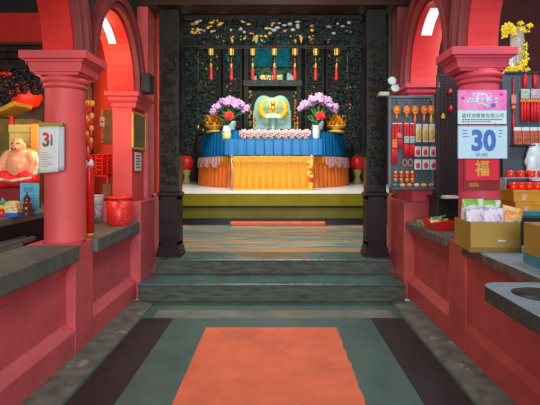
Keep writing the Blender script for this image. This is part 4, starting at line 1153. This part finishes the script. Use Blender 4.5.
# big calendar on the right column
CYY = 3.26; u = CYY / F
hc = thing('advertising_calendar', 'pink and blue tear-off calendar showing 30 on the rose right column', 'calendar', P(482, 90, CYY))
hw = 24.3 * u
hd = B().box(-hw, hw, -.004, 0, -34 * u, 0).build('header_sheet', PAPERC, hc)
B().box(-hw, hw, -.006, -.004, -20 * u, 0).build('pink_picture', PRPINK, hd)
b = B(); g = random.Random(23)
for k in range(40):
    a = g.uniform(0, 2 * PI); rr = g.uniform(.25, 1)
    b.ball((16 * u * rr * math.cos(a), -.006, (-10 + 7 * rr * math.sin(a)) * u), (g.uniform(1, 2.6) * u, .0015, g.uniform(.8, 1.8) * u), 7, 4)
b.build('printed_flowers', PRLIL, hd)
B().ball((0, -.007, -9 * u), (7 * u, .002, 6 * u), 20, 6).build('printed_disc', mat('pale_pink_print', (0.85, 0.66, 0.78), .6), hd)
text('恭賀\n新禧', 8 * u, 8.5 * u, mat('violet_ink', (0.45, 0.12, 0.45), .6), hd, (0, -.0098, -9 * u), name='greeting_lettering')
b = B().ball((-19.5 * u, -.006, -8 * u), (2 * u, .0015, 1.6 * u), 10, 4).ball((19 * u, -.006, -4.5 * u), (2 * u, .0015, 1.6 * u), 10, 4); b.build('printed_emblem', mat('magenta_ink', (0.6, 0.04, 0.35), .6), hd)
B().box(9 * u, 13 * u, -.0085, -.006, -17 * u, -13.5 * u).build('printed_blue_block', PRBLUE, hd)
text('盛祥源實業有限公司', 42 * u, 4.4 * u, PRGREY, hd, (.5 * u, -.0052, -25.5 * u), name='company_lettering')
b = B()
for k in range(14):
    x = -20 + k * 2.9; b.box(x * u, (x + 2.1) * u, -.0052, -.004, -30 * u, -29 * u)
for k in range(10):
    x = -20 + k * 2.9; b.box(x * u, (x + 2.1) * u, -.0052, -.004, -32 * u, -31.2 * u)
b.build('small_print', PRGREY, hd)
pd_ = B().box(-hw, hw, -.012, .002, -68.5 * u, -36.3 * u).build('date_pad', PAPERB, hc)
B().box(-hw, hw, -.013, .002, -36.3 * u, -35.5 * u).build('pad_binding', mat('grey_binding', (0.3, 0.3, 0.36), .5), hc)
text('30', 24.5 * u, 22 * u, PRBLUE, pd_, (1.0 * u, -.0132, -50.5 * u), name='date_number', off=.045)
text('星期', 12 * u, 3.6 * u, PRBLUE, pd_, (-1.5 * u, -.0132, -64.8 * u), name='weekday_lettering')
b = B()
for k in range(3): b.box(-20 * u, (-16 + k) * u, -.0132, -.012, (-41 - 3 * k) * u, (-40.2 - 3 * k) * u)
for k in range(3): b.box(16 * u, (20 - k) * u, -.0132, -.012, (-41 - 3 * k) * u, (-40.2 - 3 * k) * u)
b.build('small_print', PRBLUE, pd_)
b = B()
for x in (-14, 13): b.tube([(x * u, -.008, -33 * u), (x * u, -.014, -37 * u)], .003, 5)
b.build('red_tie', RED, hc)
B().tube([(0, -.003, -.3 * u), (0, .0, 2.5 * u)], .003, 5).build('nail', BLACK, hc)
# red fortune sign under it
fs_ = thing('fortune_sign', 'crimson card with a gold character under the 30 calendar', 'sign', P(482, 158.8, 3.30))
u2 = 3.30 / F
fc_ = B().box(-16.5 * u2, 16 * u2, -.008, 0, -21.5 * u2, 0).build('front_card', SIGNR, fs_, bevel=.002)
B().box(-18 * u2, 18 * u2, .001, .014, -31 * u2, -.5 * u2).build('back_board', DRED, fs_, bevel=.002)
text('福', 14 * u2, 16 * u2, GOLDM, fc_, (-.5 * u2, -.009, -9.5 * u2), name='gold_character', off=.02)
text('招財', 10 * u2, 4 * u2, GOLDM, fs_, (-8 * u2, -.001, -26 * u2), name='small_gold_lettering')

# red tray with pens
ty = thing('red_tray', 'bright red plastic tray of pens and papers on the right slab', 'tray', (1.515, 4.18, .83), R(4))
b = B().loft(0, 0, [(.085, .15, 0), (.085, .15, .006)])
for s in (-1, 1):
    b.prism([(s * .085, 0), (s * .11, .085), (s * .105, .085), (s * .08, .004)], 'y', -.165, .165)
    b.prism([(s * .15, 0), (s * .175, .085), (s * .168, .085), (s * .145, .004)], 'x', -.10, .10)
b.build('tray_body', RED, ty)
g = random.Random(4)
for k, (m_, c_) in enumerate(((YELLO, 'yellow'), (PORC, 'white'), (LILB, 'lilac'), (STEEL, 'steel'), (GRNB, 'green'))):
    t = thing('pen', '%s pen lying across the red tray' % c_, 'pen', (1.515 + g.uniform(-.04, .03), 4.16 + .035 * k - .06, .912 + .006 * k), R(50 + g.uniform(-25, 25)), 'pens in the red tray')
    B().tube([(-.13, 0, 0), (.10, 0, .005)], .008, 8).build('barrel', m_, t)
    B().tube([(.10, 0, .005), (.13, 0, .0055)], [.008, .002], 8).build('tip', BLACK, t)
tag(B().box(-.055, .055, -.10, .10, 0, .05).build('card_stack', GRNB, loc=(1.46, 4.42, .83), bevel=.003), 'low green stack of cards behind the red tray', 'cards')

# open box of packets
ob = thing('open_box', 'ochre cardboard box full of snack packets on the right counter', 'box', (1.475, 3.175, .831), R(-3))
W, D_, H_ = .170, .15, .205
B().box(-W, W, -D_, D_, 0, .01).build('box_floor', KRAFT, ob)
fs0 = B().box(-W, W, -D_, -D_ + .008, 0, H_).build('front_side', KRAFT, ob)
B().box(-W, W, D_ - .008, D_, 0, H_).build('back_side', KRAFT, ob)
B().box(-W, -W + .008, -D_, D_, 0, H_).build('end_side', KRAFT, ob)
B().box(W - .008, W, -D_, D_, 0, H_).build('end_side', KRAFT, ob)
B().box(.02, .07, -D_ - .0015, -D_, .075, .085).build('white_label', PORC, fs0)
b = B().box(-W - .001, W + .001, -D_ - .001, -D_ + .004, .0, .035); b.build('dark_band', KRAFTD, ob)
def packet3(x, y, z, w, h, d, m_, lab, rx, rz, ry=0):
    rows = []
    for k in range(9):
        s_ = k / 8; th = d * (math.sin(PI * s_) ** .5 if 0 < s_ < 1 else 0.02); row = []
        for i in range(12):
            a = 2 * PI * i / 12; cx_ = math.cos(a); row.append((w / 2 * math.copysign(abs(cx_) ** .4, cx_), th / 2 * math.sin(a) + .002 * math.sin(k * 3 + i), h * s_))
        rows.append(row)
    o = B().grid(rows, close=True).build('snack_packet', m_, loc=(x, y, z)); o.rotation_euler = (rx, ry, rz)
    return tag(o, lab, 'packet', 'snack packets in the ochre box')
packet3(1.375, 3.09, .86, .13, .26, .05, LILB, 'lilac snack packet at the left front of the ochre box', R(-8), R(5))
packet3(1.48, 3.085, .86, .14, .27, .05, LILB, 'lilac snack packet in the middle of the ochre box', R(-12), R(-5), R(5))
packet3(1.40, 3.25, .86, .16, .32, .05, GRNB, 'green and white snack packet at the left back of the ochre box', R(5), R(3))
packet3(1.53, 3.25, .86, .15, .31, .05, GRNB, 'green snack packet at the middle back of the ochre box', R(4), R(-3))
packet3(1.57, 3.10, .86, .14, .28, .06, ORGB, 'orange and cream snack packet leaning at the right of the ochre box', R(-10), R(-12), R(14))
packet3(1.43, 3.17, .86, .13, .24, .05, PPETAL, 'pale pink snack packet behind the lilac ones', R(-2), R(8))

# second box at the frame edge
b2 = thing('carton', 'ochre and teal carton at the right edge beside the stone topped stand', 'box', (1.62, 2.55, .83), R(-3))
B().box(-.14, .14, -.16, .16, .06, .245).build('carton_body', KRAFT, b2, bevel=.003)
B().box(-.141, .141, -.161, .161, 0, .06).build('teal_base', mat('teal_card', (0.06, 0.22, 0.25), .5), b2)
b = B().ball((-.06, -.163, .05), (.05, .003, .03), 12, 4); b.build('printed_patch', PBLUE, b2)

# dark stand and stacked yellow boxes with red cups
dk = thing('black_counter', 'black low counter behind the ochre box carrying the yellow boxes', 'stand', (2.0, 3.72, 0))
B().box(-.22, .9, -.30, .35, 0, 1.02).build('counter_body', BLACK, dk)
B().box(-.24, .9, -.32, .35, 1.02, 1.045).build('counter_top', SLATE, dk, bevel=.004)
yb = None
for k in range(2):
    q = P(513, 0, 3.5)
    t = thing('yellow_box', ('lower' if k == 0 else 'upper') + ' yellow cardboard box of the stack right of the 30 calendar', 'box', (1.985 if k else 2.0, 3.56, 1.046 + k * .093), 0, 'stacked yellow boxes')
    ca = B().box(-.175, .20, -.12, .12, 0, .078).build('carton', YBOX, t, bevel=.003)
    B().box(-.178, .203, -.123, .123, .072, .092).build('lid', YBOX, t, bevel=.003)
    text('香中王', .075, .026, KRAFTD, ca, (.06, -.1232, .042), name='lettering')
    B().box(-.11, -.08, -.1215, -.12, .015, .06).build('stamp', PALEP, ca)
k = 0
cupm = mat('red_cup', (0.85, 0.03, 0.01), .25, var=.1)
def cup(x, y, z, lab, grp):
    t = thing('candle_cup', lab, 'candle', (x, y, z), 0, grp)
    B().lathe([(.026, 0), (.03, .005), (.032, .055), (.028, .055), (.027, .045)], 16).build('red_cup', cupm, t)
    B().lathe([(.0275, .045), (.02, .05), (.004, .05)], 14).build('pale_wax', GPINK, t)
    return t
c0 = None
for k in range(6):
    x = 1.835 + .062 * k; lab = 'red candle cup in the lower row on the yellow boxes, %s from the left' % ORD[k]
    if c0 is None: c0 = cup(x, 3.50, 1.233, lab, 'red candle cups on the yellow boxes')
    else: copy_tree(c0, loc=(x, 3.50, 1.233), label=lab)
rk2 = thing('cup_shelf', 'small clear shelf holding the upper row of red candle cups', 'shelf', (1.94, 3.62, 1.232))
B().box(-.13, .26, -.04, .04, .085, .092).build('shelf_plate', CLEAR, rk2)
for sx in (-.12, .25):
    B().box(sx - .004, sx + .004, -.04, .04, 0, .085).build('side_plate', CLEAR, rk2)
for k in range(4):
    copy_tree(c0, loc=(1.875 + .085 * k, 3.62, 1.325), label='red candle cup in the upper row above the yellow boxes, %s from the left' % ORD[k])

# far right pegboard rack and its goods
PY = 4.15
pb = thing('pegboard', 'slate blue pegboard behind the yellow boxes hung with red tassels', 'board', (P(540, 0, PY).x, PY, P(0, 185, PY).z))
w3 = 37 * PY / F; h3 = 111 * PY / F
B().box(-w3, w3, 0, .015, 0, h3).build('back_board', SLATE, pb)
b = B()
for i in range(24):
    for j in range(6): b.lathe([(.0045, -.001), (.0045, .001)], 5, (0, 0, 0)) if False else b.box(-w3 + .03 + i * .026 - .004, -w3 + .03 + i * .026 + .004, -.0015, .0, h3 - .03 - j * .026 - .004, h3 - .03 - j * .026 + .004)
b.build('peg_holes', BLACK, pb)
B().box(-w3, w3, -.02, .03, h3, h3 + .02).build('top_rail', MESHB, pb)
for sx in (-w3 + .02, w3 - .02): B().box(sx - .02, sx + .02, .02, .06, -(P(0, 185, PY).z), h3).build('leg', MESHB, pb)
HY = PY - .02
u = HY / F
t = thing('knot_charm', 'long red cord charm with one orange bead on the slate pegboard', 'charm', P(513.5, 77, HY))
hook(t)
B().tube([(0, 0, 0), (0, 0, -54 * u)], .006, 6).build('red_cord', REDS, t)
B().box(-.022, .022, -.01, .006, -27 * u, -18 * u).build('knot_plate', GPINK, t, bevel=.004)
B().ball((0, -.002, -30.5 * u), (.02, .016, .02), 10, 8).build('orange_bead', ORANGD, t)
B().lathe([(.012, -54 * u), (.012, -44 * u), (.006, -36 * u)], 8).build('tassel', REDS, t)
for k, (px, tm, c_) in enumerate(((525, mat('pale_green_tag', (0.4, 0.5, 0.38), .4), 'green'), (535, mat('pale_grey_tag', (0.45, 0.4, 0.45), .4, var=.3, scale=50), 'grey'))):
    t = thing('tassel_charm', 'large red tassel charm with %s plate on the slate pegboard' % c_, 'charm', P(px, 75, HY), 0, 'large red tassels on the pegboard')
    hook(t)
    B().tube([(0, 0, 0), (0, 0, -14 * u)], .02, 8).build('red_loop', REDS, t)
    B().box(-.042, .042, -.014, .004, -24 * u, -14 * u).build('tag_plate', tm, t, bevel=.006)
    b = B()
    for q in range(4): b.ball((-.036 + q * .024, -.006, -26 * u), (.014, .012, .016), 8, 6)
    b.build('orange_knot', ORANGD, t)
    b = B()
    for q in range(3): b.lathe([(.014, -46 * u), (.014, -32 * u), (.007, -26 * u)], 8, (-.028 + q * .028, 0, 0))
    b.build('tassel', REDS, t)
sp_ = thing('packet_shelf', 'white edged shelf of brown packets on the slate pegboard', 'shelf', P(528, 145, PY))
B().box(-.17, .4, -.09, -.002, -.012, 0).build('shelf_plate', MESHB, sp_)
for k in range(6):
    q = P(514.5 + k * 8, 145, PY)
    t = thing('brown_packet', 'reddish brown packet with white top on the pegboard shelf, %s from the left' % ORD[k], 'packet', (q.x, PY - .05, q.z), 0, 'brown packets on the pegboard shelf')
    B().loft(0, 0, [(.034, .02, 0), (.036, .022, .06), (.033, .01, .13)]).build('pouch', BAG, t, bevel=.006)
    B().box(-.033, .033, -.008, .008, .12, .16).build('white_top', PORC, t, bevel=.003)
t = thing('plastic_bag', 'crumpled clear white plastic bag at the right edge of the pegboard', 'bag', P(537, 181, PY - .06))
b = B(); rows = []; g = random.Random(9)
for k in range(9):
    s_ = k / 8; row = []
    for i in range(14):
        a = 2 * PI * i / 14; rr = .06 + .05 * math.sin(PI * s_) + g.uniform(-.012, .012)
        row.append((rr * math.cos(a), rr * .45 * math.sin(a), s_ * .34))
    rows.append(row)
b.grid(rows, close=True).build('bag_body', mat('milky_plastic', (0.6, 0.66, 0.68), .3, var=.25, scale=20), t)
B().tube([(0, .0, .34), (0, .02, .37), (0, .05, .38)], .008, 5).build('bag_neck', PORC, t)
# teal tray beneath calendar side
tag(B().loft(0, 0, [(.085, .05, 0), (.095, .06, .03)]).build('tray', mat('teal_plastic', (0.03, 0.3, 0.3), .4), loc=(1.90, 3.405, 1.0455)), 'small teal tray beside the lower yellow box', 'tray')
# yellow flower arrangement on top
fv = thing('flower_vase', 'tall clear vase of yellow flowers above the right pegboard', 'vase', P(517, 75, 4.32))
sh2 = thing('flower_ledge', 'dark ledge behind the pegboard carrying the yellow flowers', 'shelf', P(517, 75, 4.32))
B().box(-.2, .6, -.09, .14, -.03, 0).build('ledge_board', DARKW, sh2)
for sx in (-.15, .55): B().box(sx - .02, sx + .02, .06, .12, -fv.location.z, -.03).build('post', DARKW, sh2)
fv.location.z += .002
B().lathe([(.05, 0), (.055, .01), (.06, .30), (.065, .44), (.06, .44), (.055, .3), (.05, .02)], 20).build('glass', mat('grey_glass', (0.55, 0.55, 0.5), .1, var=.1, alpha=.5), fv)
b = B(); g = random.Random(14)
for k in range(90):
    br_ = k % 3
    if br_ == 0: c = (g.uniform(-.02, .10), g.uniform(-.08, .02), g.uniform(.0, .48))
    elif br_ == 1:
        s_ = g.random(); c = (-.05 - .10 * s_ + g.uniform(-.02, .02), -.05, .38 + .06 * math.sin(s_ * 3) + g.uniform(-.03, .03))
    else:
        s_ = g.random(); c = (-.14 + .2 * s_, -.08, .02 + .12 * s_ * s_ + g.uniform(-.02, .02))
    for q in range(4):
        aa = q * PI / 2 + g.random()
        s2_ = B().ball((0, 0, 0), (.02, .006, .013), 6, 4)
        s2_.move(Matrix.Translation(Vector(c)) @ Matrix.Rotation(g.uniform(-.8, .8), 4, 'Z') @ Matrix.Rotation(aa, 4, 'Y') @ Matrix.Translation((.015, 0, 0)))
        b.add(s2_.v, s2_.f, True)
b.build('flower_spray', YPETAL, fv)
b = B()
for k in range(8):
    b.tube([(g.uniform(-.03, .03), 0, .02), (g.uniform(-.04, .05), -.02, .3), (g.uniform(-.12, .1), -.04, .46)], .005, 5)
b.build('stems', LEAF, fv)
b = B()
for k in range(10): b.ball((-.09 + g.uniform(-.03, .03), -.06, .06 + k * .02), (.025, .01, .02), 6, 4)
b.build('white_petals', PORC, fv)

# round-cornered stone stand in the foreground
sn = thing('stone_stand', 'round cornered blue grey stone topped stand with a dark round hole, nearest right', 'stand', (1.20, 1.7, 0))
def rrect(x0, x1, y0, y1, r, n=8):
    p = []
    for cx_, cy_, a0 in ((x1 - r, y0 + r, -PI / 2), (x1 - r, y1 - r, 0), (x0 + r, y1 - r, PI / 2), (x0 + r, y0 + r, PI)):
        for k in range(n + 1):
            a = a0 + k * PI / 2 / n; p.append((cx_ + r * math.cos(a), cy_ + r * math.sin(a)))
    return p
outer = rrect(-.195, .165, -.6, .55, .09); hc_ = (.0, .335); hr = .125
fine = []
for i, p in enumerate(outer):
    q = outer[(i + 1) % len(outer)]; d = math.hypot(q[0] - p[0], q[1] - p[1]); n = max(1, int(d / .03))
    fine += [(p[0] + (q[0] - p[0]) * k / n, p[1] + (q[1] - p[1]) * k / n) for k in range(n)]
outer = fine
N = len(outer)
vs = []; fs = []
inner = []
for (x, y) in outer:
    a = math.atan2(y - hc_[1], x - hc_[0]); inner.append((hc_[0] + hr * math.cos(a), hc_[1] + hr * math.sin(a)))
for z in (.755, .83):
    vs += [(x, y, z) for x, y in outer] + [(x, y, z) for x, y in inner]
for i in range(N):
    j = (i + 1) % N
    fs += [(2 * N + i, 2 * N + j, 3 * N + j, 3 * N + i), (i, N + i, N + j, j), (i, j, 2 * N + j, 2 * N + i), (N + i, 3 * N + i, 3 * N + j, N + j)]
b = B().add(vs, fs)
for i, f in enumerate(fs):
    if i % 4 >= 1: b.mi[i] = 1
b.build('stone_top', [SLABL, mat('dark_green_stone', (0.045, 0.052, 0.042), 0.6, var=.3, scale=14)], sn, bevel=.006)
b = B().lathe([(.124, .028), (.118, -.03), (.08, -.07), (.01, -.08)], 24, (hc_[0], hc_[1], .80)); b.build('dark_basin', BLACK, sn)
B().prism(rrect(-.165, .15, -.55, .52, .08), 'z', .735, .755).build('underlip', EDGE, sn, bevel=.01)
B().prism(rrect(-.05, .15, -.50, .12, .06), 'z', 0.005, .735).build('pedestal', EDGE, sn, bevel=.01)

# ================================================================== LIGHT
def area(name, loc, tgt, sx, sy, power, col):
    l = bpy.data.lights.new(name, 'AREA'); l.shape = 'RECTANGLE'; l.size = sx; l.size_y = sy; l.energy = power; l.color = col
    o = bpy.data.objects.new(name, l); C.objects.link(o); o.location = loc
    o.rotation_euler = (Vector(tgt) - Vector(loc)).to_track_quat('-Z', 'Y').to_euler(); return o
def point(name, loc, power, col, r=.08):
    l = bpy.data.lights.new(name, 'POINT'); l.energy = power; l.color = col; l.shadow_soft_size = r
    o = bpy.data.objects.new(name, l); C.objects.link(o); o.location = loc; return o
area('entrance_daylight', (0, -4.2, 2.2), (0, 4, 1.2), 4.0, 3.0, 430, (0.92, 0.97, 1.0))
area('corridor_lamp', (0, 3.4, 3.55), (0, 3.5, 0), 0.8, 2.4, 34, (0.95, 1.0, 1.0))
area('altar_lamp', (AX, 8.4, 5.2), (AX, 10.8, 1.4), 3.0, .8, 310, (1.0, 0.95, 0.86))
area('altar_front_lamp', (AX, 6.4, 3.5), (AX, 8.6, .6), 2.0, .4, 60, (0.95, 1.0, 0.98))
point('niche_lamp', (AX, 12.3, PT + 2.55), 9, (1.0, 0.8, 0.45))
point('left_room_lamp', (-2.0, 4.75, 2.3), 15, (1.0, 0.5, 0.25), .1)
point('left_room_lamp', (-1.95, 4.0, 1.9), 18, (1.0, 0.62, 0.38), .15)
point('left_room_lamp', (-2.5, 3.4, 2.3), 12, (1.0, 0.75, 0.5))
area('right_room_lamp', (2.3, 2.9, 3.2), (2.1, 3.8, 1.2), .5, .5, 26, (0.85, 0.93, 1.0))
point('right_room_lamp', (1.95, 4.45, 2.4), 8, (1.0, 0.7, 0.6))

w = bpy.data.worlds.new('world'); bpy.context.scene.world = w; w.use_nodes = True
bg = w.node_tree.nodes['Background']; bg.inputs[0].default_value = (0.62, 0.8, 0.85, 1); bg.inputs[1].default_value = 0.35

cam = bpy.data.cameras.new('camera'); co = bpy.data.objects.new('camera', cam); C.objects.link(co)
co.location = (0, 0, EYE); co.rotation_euler = (PI / 2, 0, 0)
cam.sensor_width = 36; cam.sensor_fit = 'HORIZONTAL'; cam.lens = 36 * F / 540
cam.shift_x = -(VX - 270) / 540; cam.shift_y = (VY - 202.5) / 540
cam.clip_start = .05
sc = bpy.context.scene; sc.camera = co
sc.view_settings.view_transform = 'Standard'; sc.view_settings.look = 'None'; sc.view_settings.gamma = 1; sc.view_settings.exposure = 0.0
sc.view_settings.use_curve_mapping = False
